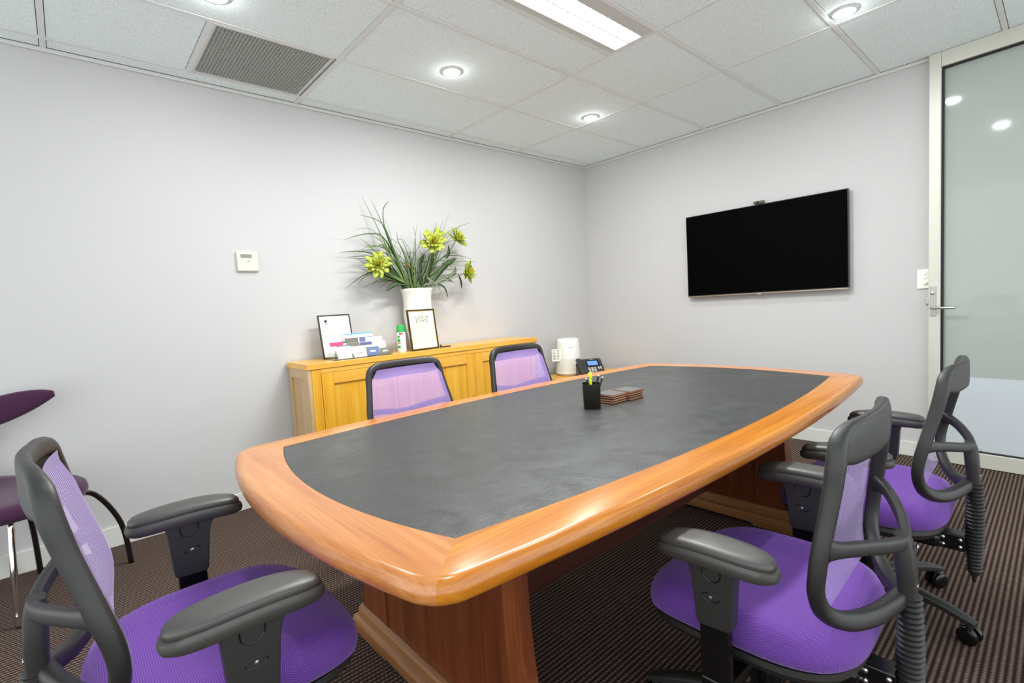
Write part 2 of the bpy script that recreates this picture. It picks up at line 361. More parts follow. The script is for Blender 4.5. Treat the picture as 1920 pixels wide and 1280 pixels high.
tr = thing('troffer_light', 'long recessed ceiling strip light with white louvre over the table', 'ceiling light', (0, 0, CEIL))
tm = MB(); x0, x1, y0, y1 = TRX0+.0125, TRX1-.0125, TRY0+.0125, TRY1-.0125
iy0, iy1, ix0, ix1 = -1.838, -1.666, TRX0+0.02, TRX1-0.02
tm.bb(x0, x1, y0, iy0, -0.001, 0.02); tm.bb(x0, x1, iy1, y1, -0.001, 0.02); tm.bb(x0, ix0, iy0, iy1, -0.001, 0.02); tm.bb(ix1, x1, iy0, iy1, -0.001, 0.02)
tm.build('housing', TRIM, tr)
boxo('diffuser', ix0, ix1, iy0, iy1, 0.024, 0.03, TUBEM, tr)
for k in range(1, 24): boxo('louvre_blade', ix0+(ix1-ix0)*k/24-0.0008, ix0+(ix1-ix0)*k/24+0.0008, iy0, iy1, 0.0, 0.02, TRIM, tr)
boxo('louvre_spine', ix0, ix1, -1.7535, -1.7505, 0.0, 0.0199, TRIM, tr)
ld = bpy.data.lights.new('tube', 'AREA'); ld.shape = 'RECTANGLE'; ld.size = 1.14; ld.size_y = 0.165; ld.energy = TROFFER_W; ld.color = (0.96, 1.0, 0.985)
lo = bpy.data.objects.new('tube', ld); COL.objects.link(lo); lo.parent = tr; lo.location = ((ix0+ix1)/2, (iy0+iy1)/2, -0.004)

# return-air grille
vt = thing('air_grille', 'square grey egg-crate air return grille in the white ceiling', 'vent', ((VX0+VX1)/2, (VY0+VY1)/2, CEIL))
vm = MB(); hw = 0.288; iw = 0.272
for a, b, c, d in ((-hw, hw, -hw, -iw), (-hw, hw, iw, hw), (-hw, -iw, -iw, iw), (iw, hw, -iw, iw)): vm.bb(a, b, c, d, -0.004, 0.014)
vm.build('frame', TRIM, vt, bevel=0.002)
GRILL = mat('grey_grille', (176, 176, 170), 0.6); DARKG = mat('dark_duct', (110, 110, 106), 0.9)
boxo('duct_back', -iw, iw, -iw, iw, 0.030, 0.034, DARKG, vt)
for k in range(1, 34):
    p = -iw+2*iw*k/34
    boxo('grille_slat', p-0.0018, p+0.0018, -iw, iw, -0.002, 0.012, GRILL, vt)
for k in range(1, 34):
    p = -iw+2*iw*k/34
    boxo('grille_cross_slat', -iw, iw, p-0.0018, p+0.0018, -0.0015, 0.0115, GRILL, vt)

# ------------------------------------------------------------------ boardroom table
TC = Vector((-2.510, -2.103, 0)); TZ = 0.725
table = thing('boardroom_table', 'large boat-shaped timber boardroom table with black leather top', 'table', TC)
HX, HY, BX, BY = 1.124, 0.500, 0.084, 0.080        # leather half sizes and the bow of its sides
OX, OY, CX, CY = 1.245, 0.615, 0.088, 0.073        # outer edge
def bow(hx, hy, bx, by, side, s):                  # s in -1..1 along the side, anticlockwise
    if side == 0: return Vector((hx*s, -hy-by*(1-s*s), 0))
    if side == 1: return Vector((hx+bx*(1-s*s), hy*s, 0))
    if side == 2: return Vector((-hx*s, hy+by*(1-s*s), 0))
    return Vector((-hx-bx*(1-s*s), -hy*s, 0))
def outer_curve(side, n=48):
    hl = OX if side % 2 == 0 else OY; R = 0.065; s0 = 1-R/hl; pts = []
    def corner(a, sa, b, t):   # Bezier around the corner between side a's end and side b's start
        ha = OX if a % 2 == 0 else OY; hb_ = OX if b % 2 == 0 else OY
        p0 = bow(OX, OY, CX, CY, a, 1-R/ha); p1 = bow(OX, OY, CX, CY, a, 1); p2 = bow(OX, OY, CX, CY, b, -1+R/hb_)
        return p0*(1-t)**2+p1*2*t*(1-t)+p2*t*t
    for k in range(6): pts.append(corner((side-1) % 4, 1, side, 0.5+0.5*k/6))
    for k in range(n+1): pts.append(bow(OX, OY, CX, CY, side, -s0+2*s0*k/n))
    for k in range(1, 7): pts.append(corner(side, 1, (side+1) % 4, 0.5*k/6))
    return pts
TH = 0.052
for side in range(4):
    oc = outer_curve(side); n = len(oc)-1
    Ls = [0]
    for a, b in zip(oc, oc[1:]): Ls.append(Ls[-1]+(b-a).length)
    rs = []
    for i, O in enumerate(oc):
        I = bow(HX, HY, BX, BY, side, -1+2*Ls[i]/Ls[-1])
        d = (O-I); wd = d.length; d.normalize()
        ring = [I+Vector((0, 0, TZ-TH)), I+Vector((0, 0, TZ))]
        for th in (90, 75, 58, 40, 20, 0, -20, -40, -60, -80, -90):
            a = math.radians(th); ring.append(O-d*0.026*(1-cos(a)) + Vector((0, 0, TZ-TH/2+TH/2*sin(a))))
        rs.append(ring)
    MB().rings(rs).build('rim_board', RIM_X if side % 2 == 0 else RIM_Y, table, smooth='angle')
lm = MB(); out = []
for side in range(4):
    for k in range(32): out.append(bow(HX-.0012, HY-.0012, BX, BY, side, -1+2*k/32))
lm.prism([(p.x, p.y) for p in out], TZ-0.03, TZ-0.0008); lm.build('leather_inlay', LEATHER, table)
boxo('sub_top', -1.15, 1.15, -0.50, 0.50, TZ-TH-0.02, TZ-TH, MODESTY, table)
boxo('modesty_panel', -0.86, 0.86, -0.02, 0.02, 0.13, TZ-TH-0.02, MODESTY, table)
for sx in (-1, 1):
    xc = 0.882*sx
    prof = []
    for k in range(13):                     # flared side edges
        t = k/12; z = 0.105+t*(TZ-TH-0.02-0.105); prof.append((0.385+0.04*(1-t)**3, z))
    def slab(name, x0, x1, y_in, y_out, m):
        mb = MB()
        for s in (-1, 1):
            if y_in > 0:
                ring = [(s*y_in, z) for y, z in prof]+[(s*(y if y_out is None else y_out), z) for y, z in reversed(prof)]
                M = Matrix(((0, 0, 1, 0), (1, 0, 0, 0), (0, 1, 0, 0), (0, 0, 0, 1)))
                mb.prism(ring, x0, x1, M)
        if y_in == 0: mb.bb(x0, x1, -y_out, y_out, prof[0][1], prof[-1][1])
        return mb.build(name, m, table, bevel=0.003)
    slab('pedestal_panel', xc-0.035, xc+0.035, 0, 0.245, PED)
    for s in (-1, 1):
        ring = [(s*0.2455, z) for y, z in prof]+[(s*y, z) for y, z in reversed(prof)]
        M = Matrix(((0, 0, 1, 0), (1, 0, 0, 0), (0, 1, 0, 0), (0, 0, 0, 1)))
        MB().prism(ring, xc-0.042, xc+0.042, M).build('pedestal_stile', PED, table, bevel=0.003)
    # moulded plinth: profile swept along Y
    def plinth(name, hwid, z0, z1, hlen, rnd):
        pr = [(-hwid, z0), (hwid, z0), (hwid, z1-rnd), (hwid-rnd*0.35, z1-rnd*0.35), (hwid-rnd, z1), (-hwid+rnd, z1), (-hwid+rnd*0.35, z1-rnd*0.35), (-hwid, z1-rnd)]
        M = Matrix(((1, 0, 0, xc), (0, 0, 1, 0), (0, 1, 0, 0), (0, 0, 0, 1)))
        return MB().prism(pr, -hlen, hlen, M).build(name, PLINTH, table, bevel=0.003)
    plinth('plinth_base', 0.068, 0.014, 0.062, 0.468, 0.014)
    plinth('plinth_step', 0.055, 0.062, 0.105, 0.440, 0.014)
    for s in (-1, 1):
        MB().prism([(s*0.24, 0), (s*0.462, 0), (s*0.462, 0.014), (s*0.225, 0.014)], xc-0.062, xc+0.062, Matrix(((0, 0, 1, 0), (1, 0, 0, 0), (0, 1, 0, 0), (0, 0, 0, 1)))).build('foot_block', PLINTH, table)

# ------------------------------------------------------------------ mesh office chairs
def ringscale(outl, defs, fz=None):
    rs = []
    for sc, z in defs:
        r = []
        for x, y in outl:
            X, Y = x*sc, y*sc; r.append(Vector((X, Y, z+(fz(X, Y) if fz else 0))))
        rs.append(r)
    return rs
def office_chair(label, x, y, rz, dh=0.0, lean=0.0, group='purple mesh office chairs'):
    t = thing('office_chair', label, 'chair', (x, y, 0), rz, group)
    H = dh
    # seat
    n = 48; outl = []
    for k in range(n):
        a = 2*PI*k/n; c, s = cos(a), sin(a); e = 2/3.5
        X = 0.245*math.copysign(abs(c)**e, c); Y = (0.262 if s > 0 else 0.235)*math.copysign(abs(s)**e, s)
        X *= 1-0.07*max(0, -Y/0.235)**2
        outl.append((X, Y))
    def sag(X, Y): return -0.035*max(0, (Y-0.08)/0.18)**2 + 0.010*(X/0.245)**2
    defs = [(0.02, 0.462), (0.3, 0.462), (0.55, 0.465), (0.75, 0.468), (0.88, 0.464), (0.955, 0.452), (0.99, 0.434), (1.0, 0.412), (0.985, 0.392), (0.94, 0.380)]
    sm = MB(); sm.rings(ringscale(outl, [(s, z+H) for s, z in defs], sag))
    sm.build('seat', SEATM, t, smooth=True, uv=lambda p: tuple(q*(1+max(0, 0.465+H-p.z)/max(0.05, math.hypot(p.x, p.y))) for q in (p.x, p.y)))
    pm = MB(); pm.rings(ringscale(outl, [(0.955, 0.386+H), (0.96, 0.372+H), (0.90, 0.352+H), (0.6, 0.342+H)], lambda X, Y: -0.025*max(0, (Y-0.08)/0.18)**2))
    pm.build('seat_pan', PLAST, t, smooth='angle')
    # backrest frame ring; lean tips the top of the back
    half = [(0, -.259, .894, .011, .020), (.08, -.253, .894, .011, .020), (.152, -.241, .892, .013, .020), (.193, -.233, .878, .0165, .017), (.210, -.228, .842, .0175, .0135), (.217, -.218, .790, .0165, .0125),
            (.226, -.205, .735, .016, .0125), (.236, -.1905, .675, .016, .0145), (.240, -.179, .625, .0155, .0140), (.235, -.175, .578, .0150, .0145), (.210, -.183, .532, .0155, .0165),
            (.158, -.206, .500, .016, .019), (.096, -.235, .491, .016, .019), (.038, -.261, .501, .016, .018), (.0, -.275, .512, .016, .018)]
    def lz(p): 
        k = max(0, (p[2]-0.62)/0.29); return Vector((p[0], p[1]+lean*k, p[2]+H))
    Rr = catmull([p[:3] for p in half], 4); Rs = []
    for i in range(len(half)-1):
        for k in range(4):
            u_ = k/4; Rs.append((half[i][3]*(1-u_)+half[i+1][3]*u_, half[i][4]*(1-u_)+half[i+1][4]*u_))
    Rs.append(half[-1][3:])
    path = [lz(p) for p in Rr] + [lz((-p[0], p[1], p[2])) for p in reversed(Rr[1:-1])]
    sect = Rs + list(reversed(Rs[1:-1]))
    cen = Vector((0, -0.21, 0.68+H)); ups = [(p-cen) for p in path]; ups = [Vector((q.x, 0, q.z)) for q in ups]
    fr = MB(); fr.sweep(path, sect, 12, upv=ups, power=3.2, closed=True); fr.build('backrest_frame', PLAST, t, smooth=True)
    # mesh sheet stretched on the front of the ring
    side = sorted([(p.z, abs(p.x), p.y+q[0]) for p, q in zip([Vector(q) for q in Rr], Rs) if p.z < 0.875 and p.x > 0.12], key=lambda q: q[0])
    def ringat(z):
        for a, b in zip(side, side[1:]):
            if a[0] <= z <= b[0]:
                f = (z-a[0])/max(1e-6, b[0]-a[0]); return a[1]+(b[1]-a[1])*f, a[2]+(b[2]-a[2])*f
        return (side[0][1], side[0][2]) if z < side[0][0] else (side[-1][1], side[-1][2])
    nu, nv = 24, 30; z0, z1 = 0.512, 0.877
    def sheet(inset, zlo, zhi, off):
        vs = []
        for j in range(nv+1):
            z = zlo+(zhi-zlo)*j/nv; wd, yy = ringat(min(z, .858)); wd = max(0.02, wd-inset)
            wd = max(0.12, wd-(max(0, z-0.82)*0.5))
            for i in range(nu+1):
                u_ = -1+2*i/nu
                vs.append(lz((wd*u_, yy+off-0.009*min(1, max(0, z-0.80)/0.05)-0.018*(1-u_*u_)*(1 if z > .585 else (z-.512)/.073), z)))
        return vs, [(j*(nu+1)+i, j*(nu+1)+i+1, (j+1)*(nu+1)+i+1, (j+1)*(nu+1)+i) for j in range(nv) for i in range(nu)]
    mm = MB(); mm.add(*sheet(0.007, z0, z1, 0.0025)); mm.build('backrest_mesh', MESHM, t, smooth=True, uv=lambda p: (p.x, p.z))
    # wide band across the back of the top rail
    band = [lz((x_, -.259+0.0175*(abs(x_)/0.152)**1.6-.005, .870-.012*(abs(x_)/.2)**3)) for x_ in [(-.199+.398*k/20) for k in range(21)]]
    MB().sweep(band, [(0.008, 0.043-0.022*abs(k/10-1)**5) for k in range(21)], 16, power=4.5).build('top_band', PLAST, t, smooth='angle')
    # struts running back to the spine
    for s in (-1, 1):
        sp_ = catmull([(s*.228, -.190, .672+H), (s*.200, -.212, .668+H), (s*.15, -.236, .660+H), (s*.09, -.259, .648+H), (s*.035, -.274, .637+H), (0, -.278, .632+H)], 4)
        MB().sweep(sp_, [(0.0105+0.004*max(0, 1-k/5), 0.0145+0.010*max(0, 1-k/5)**2) for k in range(len(sp_))], 16, power=3.4).build('back_strut', PLAST, t, smooth=True)
    spn = MB(); spn.sweep([(0, -.274, .648+H), (0, -.277, .62+H), (0, -.282, .56+H), (0, -.284, .505+H)], [(0.019, 0.013), (0.024, 0.018), (0.023, 0.018), (0.020, 0.016)], 12, upv=(0, 1, 0), power=4)
    so = spn.build('spine_bracket', PLAST, t, smooth='angle')
    for dz in (.625, .54): MB().lathe([(0.005, 0), (0.005, 0.002), (0.002, 0.003)], 12, (0, -.2995, dz+H), M=Matrix.Rotation(PI/2, 3, 'X')).build('bolt', BOLT, so)
    # bellows boot
    prof = []; nb = 24
    for k in range(nb+1):
        f = k/nb; z = .515-.29*f; R = 0.0215+0.005*sin(PI*min(1, f*1.05))
        prof += [(R-0.005, z+0.004), (R, z)]
    prof += [(0.016, .215), (0.007, .20), (0.005, .182)]
    bl_ = MB(); bl_.lathe([(r, z+H) for r, z in prof], 24, (0, -.288, 0)); bl_.build('bellows_boot', PLAST, t, smooth='angle')
    pl = MB(); pl.bb(-0.026, 0.026, -.268, -.19, .283+H, .337+H); po = pl.build('mounting_plate', GLOSSB, t, bevel=0.004)
    for s in (-1, 1):
        for a in (-.255, -.212):
            for b in (.298, .322): MB().lathe([(0.0065, 0), (0.006, 0.003), (0.002, 0.005)], 10, (s*0.026, a, b+H), M=Matrix.Rotation(s*PI/2, 3, 'Y')).build('bolt', BOLT, po)
    # mechanism, gas lift, five-star base
    MB().bb(-0.085, 0.085, -0.21, 0.11, .300+H, .345+H).build('tilt_mechanism', GLOSSB, t, bevel=0.012)
    MB().lathe([(0.030, 0.09), (0.030, 0.2), (0.024, 0.205), (0.024, .305+H)], 20).build('gas_lift', GLOSSB, t, smooth='angle')
    MB().lathe([(0.045, 0.065), (0.05, 0.08), (0.046, 0.115), (0.034, 0.122)], 24).build('base_hub', PLAST, t, smooth='angle')
    for k in range(5):
        a = 2*PI*k/5+PI/2+0.35; d = Vector((cos(a), sin(a), 0))
        pth = [d*0.035+Vector((0, 0, .098)), d*0.12+Vector((0, 0, .100)), d*0.22+Vector((0, 0, .090)), d*0.285+Vector((0, 0, .076)), d*0.312+Vector((0, 0, .068))]
        MB().sweep(pth, [(0.026, .018), (.024, .017), (.021, .014), (.019, .012), (.014, .009)], 10, power=3).build('base_leg', PLAST, t, smooth='angle')
        c = d*0.295+Vector((0, 0, 0.028)); sd = Vector((-d.y, d.x, 0))
        Mw = Matrix((sd.cross(Vector((0, 0, 1))), Vector((0, 0, 1)), sd)).transposed()
        cm = MB(); cm.tube([c+Vector((0, 0, .012)), c+Vector((0, 0, .045))], 0.010, 8, upv=(1, 0, 0)); co = cm.build('caster', PLAST, t)
        for s in (-1, 1): MB().lathe([(0.012, -.008), (.026, -.008), (.028, -.004), (.028, .005), (.022, .009), (.008, .0095)], 20, tuple(c+sd*0.015*s), M=Mw if s > 0 else Mw @ Matrix.Rotation(PI, 3, 'X')).build('wheel', GLOSSB, co, smooth='angle')
    # armrests
    pz = 0.652+H
    for s in (-1, 1):
        ax = s*0.297
        am = MB(); o2 = superell(0.044, 0.131, 40, 2.7)
        def drop(X, Y): return -0.016*max(0, (Y)/0.13)**2-0.006*max(0, -Y/0.13)**2
        tr_ = lambda rs: [[q+Vector((ax, 0, 0)) for q in r] for r in rs]
        am.rings(tr_(ringscale(o2, [(0.90, pz-0.040), (0.975, pz-0.034), (1.0, pz-0.024), (0.985, pz-0.015), (0.93, pz-0.0115)], drop)))
        ao = am.build('armrest', PADM, t, smooth='angle')
        a2 = MB(); a2.rings(tr_(ringscale(o2, [(0.90, pz-0.014), (0.945, pz-0.010), (0.94, pz-0.002), (0.88, pz+0.004), (0.6, pz+0.0065), (0.03, pz+0.007)], drop))); a2.build('arm_pad', PADM, ao, smooth=True)
        sh = [(-0.066, pz-0.036), (-0.052, pz-0.046), (-0.047, pz-0.062), (-0.040, pz-0.172), (-0.034, pz-0.180), (0.030, pz-0.184), (0.036, pz-0.176), (0.045, pz-0.085), (0.050, pz-0.062), (0.062, pz-0.046), (0.085, pz-0.042)]
        Mx = Matrix(((0, 0, 1, ax), (1, 0, 0, 0), (0, 1, 0, 0), (0, 0, 0, 1)))
        MB().prism(sh, -0.017, 0.017, Mx).build('arm_shield', PLAST, ao, bevel=0.006)
        MB().prism([(-0.032, pz-0.16), (0.032, pz-0.16), (0.032, .345+H), (-0.032, .345+H)], -0.011, 0.011, Mx).build('arm_post', GLOSSB, ao, bevel=0.004)
        MB().bb(min(ax, s*0.08)-(0.011 if s < 0 else 0), max(ax, s*0.08)+(0.011 if s > 0 else 0), -0.032, 0.032, .325+H, .347+H).build('arm_bracket', GLOSSB, ao, bevel=0.004)
        for f in (-1, 1):
            bx = ax+f*0.0172
            ov = [(bx, 0.018*cos(2*PI*k/20)+0.002, pz-0.115+0.009*sin(2*PI*k/20)) for k in range(20)]
            MB().tube(ov, 0.0011, 6, closed=True, upv=(1, 0, 0)).build('button_ring', GLOSSB, ao)
            MB().lathe([(0.004, 0), (0.004, 0.0015), (0.0015, 0.002)], 10, (bx, 0.002, pz-0.115), M=Matrix.Rotation(f*PI/2, 3, 'Y')).build('screw', BOLT, ao)
            uu = [(bx, -0.020, pz-0.047), (bx, -0.020, pz-0.062)]+[(bx, -0.020*cos(PI*k/8), pz-0.062-0.017*sin(PI*k/8)) for k in range(1, 8)]+[(bx, 0.020, pz-0.062), (bx, 0.020, pz-0.047)]
            MB().tube(uu, 0.0014, 6, upv=(1, 0, 0)).build('release_tab', GLOSSB, ao)
    return t
office_chair('purple mesh office chair at the near end of the table, reclined, lower left', -3.955, -2.135, -PI/2, 0.035, -0.008)
office_chair('purple mesh office chair nearest the camera on the right side of the table', -2.867, -2.870, 0.025, -0.02, 0.03)
office_chair('purple mesh office chair beside the glass door, its bellows boot in full view', -2.014, -2.895, 0.017, -0.012, 0.0)
office_chair('purple mesh chair behind the table, left of the two before the sideboard', -2.835, -1.275, PI, -0.005, 0.0)
office_chair('purple mesh chair behind the table, right of the two, near the air purifier', -2.035, -1.275, PI, -0.005, 0.0)

# ------------------------------------------------------------------ visitor chair at the left wall
vc = thing('visitor_chair', 'dark aubergine upholstered visitor chair with chrome legs against the left wall', 'chair', (-4.45, -0.40, 0))
o3 = superell(0.315, 0.27, 48, 2.3)
vs_ = MB(); vs_.rings(ringscale(o3, [(0.05, .488), (.5, .490), (.8, .492), (.93, .487), (.985, .472), (1, .450), (.97, .430), (.85, .420), (.3, .418)], lambda X, Y: 0.05*max(0, (Y-0.12)/0.15)**2*max(0, 1-abs(X)/0.2)))
vs_.build('seat', VISM, vc, smooth=True)
stem = catmull([(-0.10, 0.20, .455), (-0.11, 0.255, .50), (-0.11, 0.275, .58), (-0.11, 0.285, .68), (-0.11, 0.280, .78)], 4)
MB().sweep(stem, [(0.09-0.03*sin(PI*k/16), 0.02) for k in range(len(stem))], 14, upv=(0, 1, 0.3), power=2.5).build('back_stem', VISM, vc, smooth=True)
wing = [(-0.45, 0.205, .868), (-0.40, 0.228, .855), (-0.30, 0.262, .825), (-0.10, 0.280, .785), (0.02, 0.268, .812), (0.12, 0.245, .842), (0.19, 0.222, .862), (0.232, 0.208, .870)]
wing = catmull(wing, 4); wn = len(wing)
def wsec(i):
    f = i/(wn-1); e = sin(PI*f); return (0.018*min(1, 0.5+e), 0.014+0.052*e**1.15)
MB().sweep(wing, [wsec(i) for i in range(wn)], 14, power=2.4).build('backrest', VISM, vc, smooth=True)
def vleg(a, b, c, d, m): MB().tube(catmull([a, b, c, d], 6), 0.0115, 10, upv=(0.3, 0.3, 0.9)).build('leg', m, vc, smooth=True)
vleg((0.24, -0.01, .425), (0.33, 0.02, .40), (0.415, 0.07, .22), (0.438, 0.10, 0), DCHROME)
vleg((0.07, -0.16, .42), (0.068, -0.18, .38), (0.062, -0.21, .2), (0.058, -0.222, 0), CHROME)
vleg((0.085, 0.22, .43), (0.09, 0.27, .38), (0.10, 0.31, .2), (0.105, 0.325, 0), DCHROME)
vleg((-0.22, -0.02, .425), (-0.30, -0.03, .39), (-0.36, -0.03, .22), (-0.385, -0.03, 0), CHROME)

# ------------------------------------------------------------------ sideboard
sb = thing('sideboard', 'golden oak sideboard with shaker doors along the left wall', 'sideboard', (0, 0, 0))
SX0, SX1, SY, SZ = -3.112, -1.185, -0.372, 0.878
boxo('top_board', SX0, SX1, SY, -0.014, SZ-0.034, SZ, OAK_X, sb, 0.002)
bx0, bx1, byf, zt = SX0+0.006, SX1-0.006, SY+0.006, SZ-0.0345
boxo('carcass', bx0+0.022, bx1-0.022, byf+0.024, -0.016, 0.06, zt, OAK_Z, sb)
boxo('kick_board', bx0+0.03, bx1-0.03, byf+0.04, -0.03, 0.0, 0.06, OAK_X, sb)
for sx, xa, xb in ((-1, bx0, bx0+0.0215), (1, bx1-0.0215, bx1)):
    e = MB(); e.bb(xa, xb, byf+0.0005, byf+0.052, 0.0, zt); e.build('corner_post', OAK_E, sb, bevel=0.0015)
    e = MB(); e.bb(xa, xb, -0.066, -0.016, 0.0, zt); e.build('corner_post', OAK_E, sb, bevel=0.0015)
    boxo('end_rail', xa, xb, byf+0.0525, -0.0665, zt-0.06, zt, OAK_E, sb, 0.0015)
    boxo('end_rail', xa, xb, byf+0.0525, -0.0665, 0.06, 0.14, OAK_E, sb, 0.0015)
    boxo('end_panel', xa+(0.012 if sx < 0 else 0.0), xb-(0.0 if sx < 0 else 0.012), byf+0.0525, -0.0665, 0.1405, zt-0.0605, OAK_E, sb)
boxo('front_stile', bx0+0.0225, bx0+0.078, byf, byf+0.0235, 0.06, zt, OAK_Z, sb, 0.0015)
boxo('front_stile', bx1-0.078, bx1-0.0225, byf, byf+0.0235, 0.06, zt, OAK_Z, sb, 0.0015)
boxo('front_rail', bx0+0.0785, bx1-0.0785, byf, byf+0.0235, zt-0.028, zt, OAK_X, sb, 0.0015)
dx0, dx1 = bx0+0.080, bx1-0.080; dw = (dx1-dx0)/3; dz1 = zt-0.030
for k in range(3):
    a = dx0+dw*k+0.0012; b = dx0+dw*(k+1)-0.0012
    d = boxo('door', a, a+0.075, byf, byf+0.0235, 0.064, dz1, OAK_Z, sb, 0.0015)
    boxo('door_stile', b-0.075, b, byf, byf+0.0235, 0.064, dz1, OAK_Z, d, 0.0015)
    boxo('door_rail', a+0.0752, b-0.0752, byf, byf+0.0235, dz1-0.070, dz1, OAK_X, d, 0.0015)
    boxo('door_rail', a+0.0752, b-0.0752, byf, byf+0.0235, 0.064, 0.15, OAK_X, d, 0.0015)
    boxo('door_panel', a+0.0752, b-0.0752, byf+0.012, byf+0.0235, 0.1502, dz1-0.0702, OAK_Z, d)
    MB().lathe([(0.004, 0), (0.007, 0.006), (0.006, 0.010)], 10, (b-0.03, byf, 0.5), M=Matrix.Rotation(PI/2, 3, 'X')).build('knob', OAK_Z, d)

# ------------------------------------------------------------------ things on the sideboard
def picture(name, label, w_, h_, loc, rz, tilt, fm, pm, inner=None, fwid=0.008):
    t = thing(name, label, 'picture frame', loc, rz, None, tilt)
    f = MB(); f.bb(-w_/2, w_/2, -0.006, 0.006, 0, fwid); f.bb(-w_/2, w_/2, -0.006, 0.006, h_-fwid, h_)
    f.bb(-w_/2, -w_/2+fwid, -0.006, 0.006, fwid, h_-fwid); f.bb(w_/2-fwid, w_/2, -0.006, 0.006, fwid, h_-fwid); f.build('frame', fm, t)
    if inner:
        g_ = MB(); q = fwid+0.005
        for a, b, c, d in ((-w_/2+fwid, w_/2-fwid, fwid, q), (-w_/2+fwid, w_/2-fwid, h_-q, h_-fwid), (-w_/2+fwid, -w_/2+q, q, h_-q), (w_/2-q, w_/2-fwid, q, h_-q)): g_.bb(a, b, -0.004, 0.002, c, d)
        g_.build('gold_fillet', inner, t)
    boxo('sheet', -w_/2+fwid, w_/2-fwid, -0.0025, 0.004, fwid, h_-fwid, pm, t)
    st = MB(); st.bb(-0.02, 0.02, 0.006, 0.009, 0.02, h_*0.6); st.build('backing_stay', fm, t)
    return t
def line(t, name, x0, x1, z, h, m): boxo(name, x0, x1, -0.0031, -0.0026, z-h/2, z+h/2, m, t)
c1 = picture('framed_certificate', 'black-framed white certificate with a crest, left end of the sideboard', 0.222, 0.290, (-2.812, -0.150, SZ+0.0015), 0.05, -0.17, FRAMEB, PAPER)
cr = MB()
ringp = [(-0.062+0.019*cos(2*PI*k/24), -0.0032, 0.247+0.019*sin(2*PI*k/24)) for k in range(24)]
cr.tube(ringp, 0.0007, 5, closed=True, upv=(0, 1, 0))
for k in range(9):
    a = random.uniform(0, 2*PI); r = random.uniform(0.002, 0.012)
    cr.box((-0.062+r*cos(a), -0.0032, 0.248+r*sin(a)), (0.004, 0.0008, 0.008), Matrix.Rotation(random.uniform(-1, 1), 3, 'Y'))
cr.box((-0.062, -0.0032, 0.247), (0.010, 0.0008, 0.016)); cr.box((-0.062, -0.0032, 0.232), (0.024, 0.0008, 0.003)); cr.build('crest', INK, c1)
for z, a, b in ((0.215, -.085, 0.0), (0.207, -.085, 0.018), (0.192, -.085, -0.03), (0.174, -.082, -.015), (0.160, -.082, 0.01), (0.138, -.082, -.055)): line(c1, 'text_line', a, b, z, 0.0025, GREYINK)
text('lettering', 'Diploma of Insurance Broking', 0.0125, INK, c1, (-0.085, -0.0028, 0.149), align='LEFT')
c2 = picture('framed_code_of_ethics', 'black and gold framed code of ethics leaning before the vase', 0.232, 0.292, (-2.243, -0.303, SZ+0.0015), 0.04, -0.13, FRAMEB, CREAM, GOLD, 0.009)
text('lettering', 'CODE OF', 0.030, INK, c2, (0.0, -0.0028, 0.233), sx=0.92); text('lettering', 'ETHICS', 0.032, INK, c2, (0.0, -0.0028, 0.208), sx=0.98)
for z, a, b in ((0.266, -.055, .055), (0.257, -.05, .05), (0.186, -.075, .075), (0.178, -.06, .06), (0.170, -.05, .05)): line(c2, 'text_line', a, b, z, 0.0022, GREYINK)
for cx in (-0.066, 0, 0.066):
    for k in range(12):
        if random.random() < 0.9: line(c2, 'text_line', cx-0.026, cx+0.026*random.uniform(0.3, 1), 0.152-k*0.0085, 0.0018, GREYINK)
bk = MB(); bk.sweep([(0.118, 0.010, 0.004), (0.119, 0.012, 0.12), (0.1185, 0.016, 0.17)], (0.004, 0.008), 8, upv=(0, 1, 0)); bk.build('easel_upright', FRAMEB, c2)
easel = MB(); easel.tube([(-2.105, -0.283, SZ+0.007), (-2.06, -0.285, SZ+0.006), (-2.02, -0.290, SZ+0.006)], 0.0055, 8); easel.tube([(-2.098, -0.281, SZ+0.006), (-2.098, -0.281, SZ+0.022)], 0.006, 8, upv=(1, 0, 0))
tag(easel.build('easel_foot', FRAMEB, smooth='angle'), 'dark gold easel foot sticking out beside the code of ethics frame', 'easel')

sp = thing('spray_can', 'white aerosol can with a green cap beside the framed code of ethics', 'spray can', (-2.394, -0.235, SZ))
MB().lathe([(0.028, 0), (0.031, 0.003), (0.031, 0.132), (0.029, 0.140)], 28).build('body', WPLAST, sp, smooth='angle')
MB().lathe([(0.0305, 0.1402), (0.0305, 0.150), (0.027, 0.185), (0.025, 0.190), (0.012, 0.191)], 28).build('cap', GREENCAP, sp, smooth='angle')
def patch(name, a0, a1, z0, z1, m, par, r=0.0315):
    ring = [(r*cos(a0+(a1-a0)*k/8), r*sin(a0+(a1-a0)*k/8)) for k in range(9)]
    MB().rings([[(x, y, z0) for x, y in ring], [(x, y, z1) for x, y in ring]], False, False, closed=False).build(name, m, par)
va = math.atan2(-3.37+0.235, -4.14+2.394)      # side of the can that faces the room
patch('red_label_band', va-0.5, va+0.35, 0.123, 0.136, REDP, sp)
for z0, z1 in ((0.100, 0.116), (0.070, 0.094), (0.028, 0.046)): patch('green_label_mark', va-0.95, va-0.25, z0, z1, GREENCAP, sp)
patch('red_label_mark', va-0.85, va-0.2, 0.060, 0.066, REDP, sp)

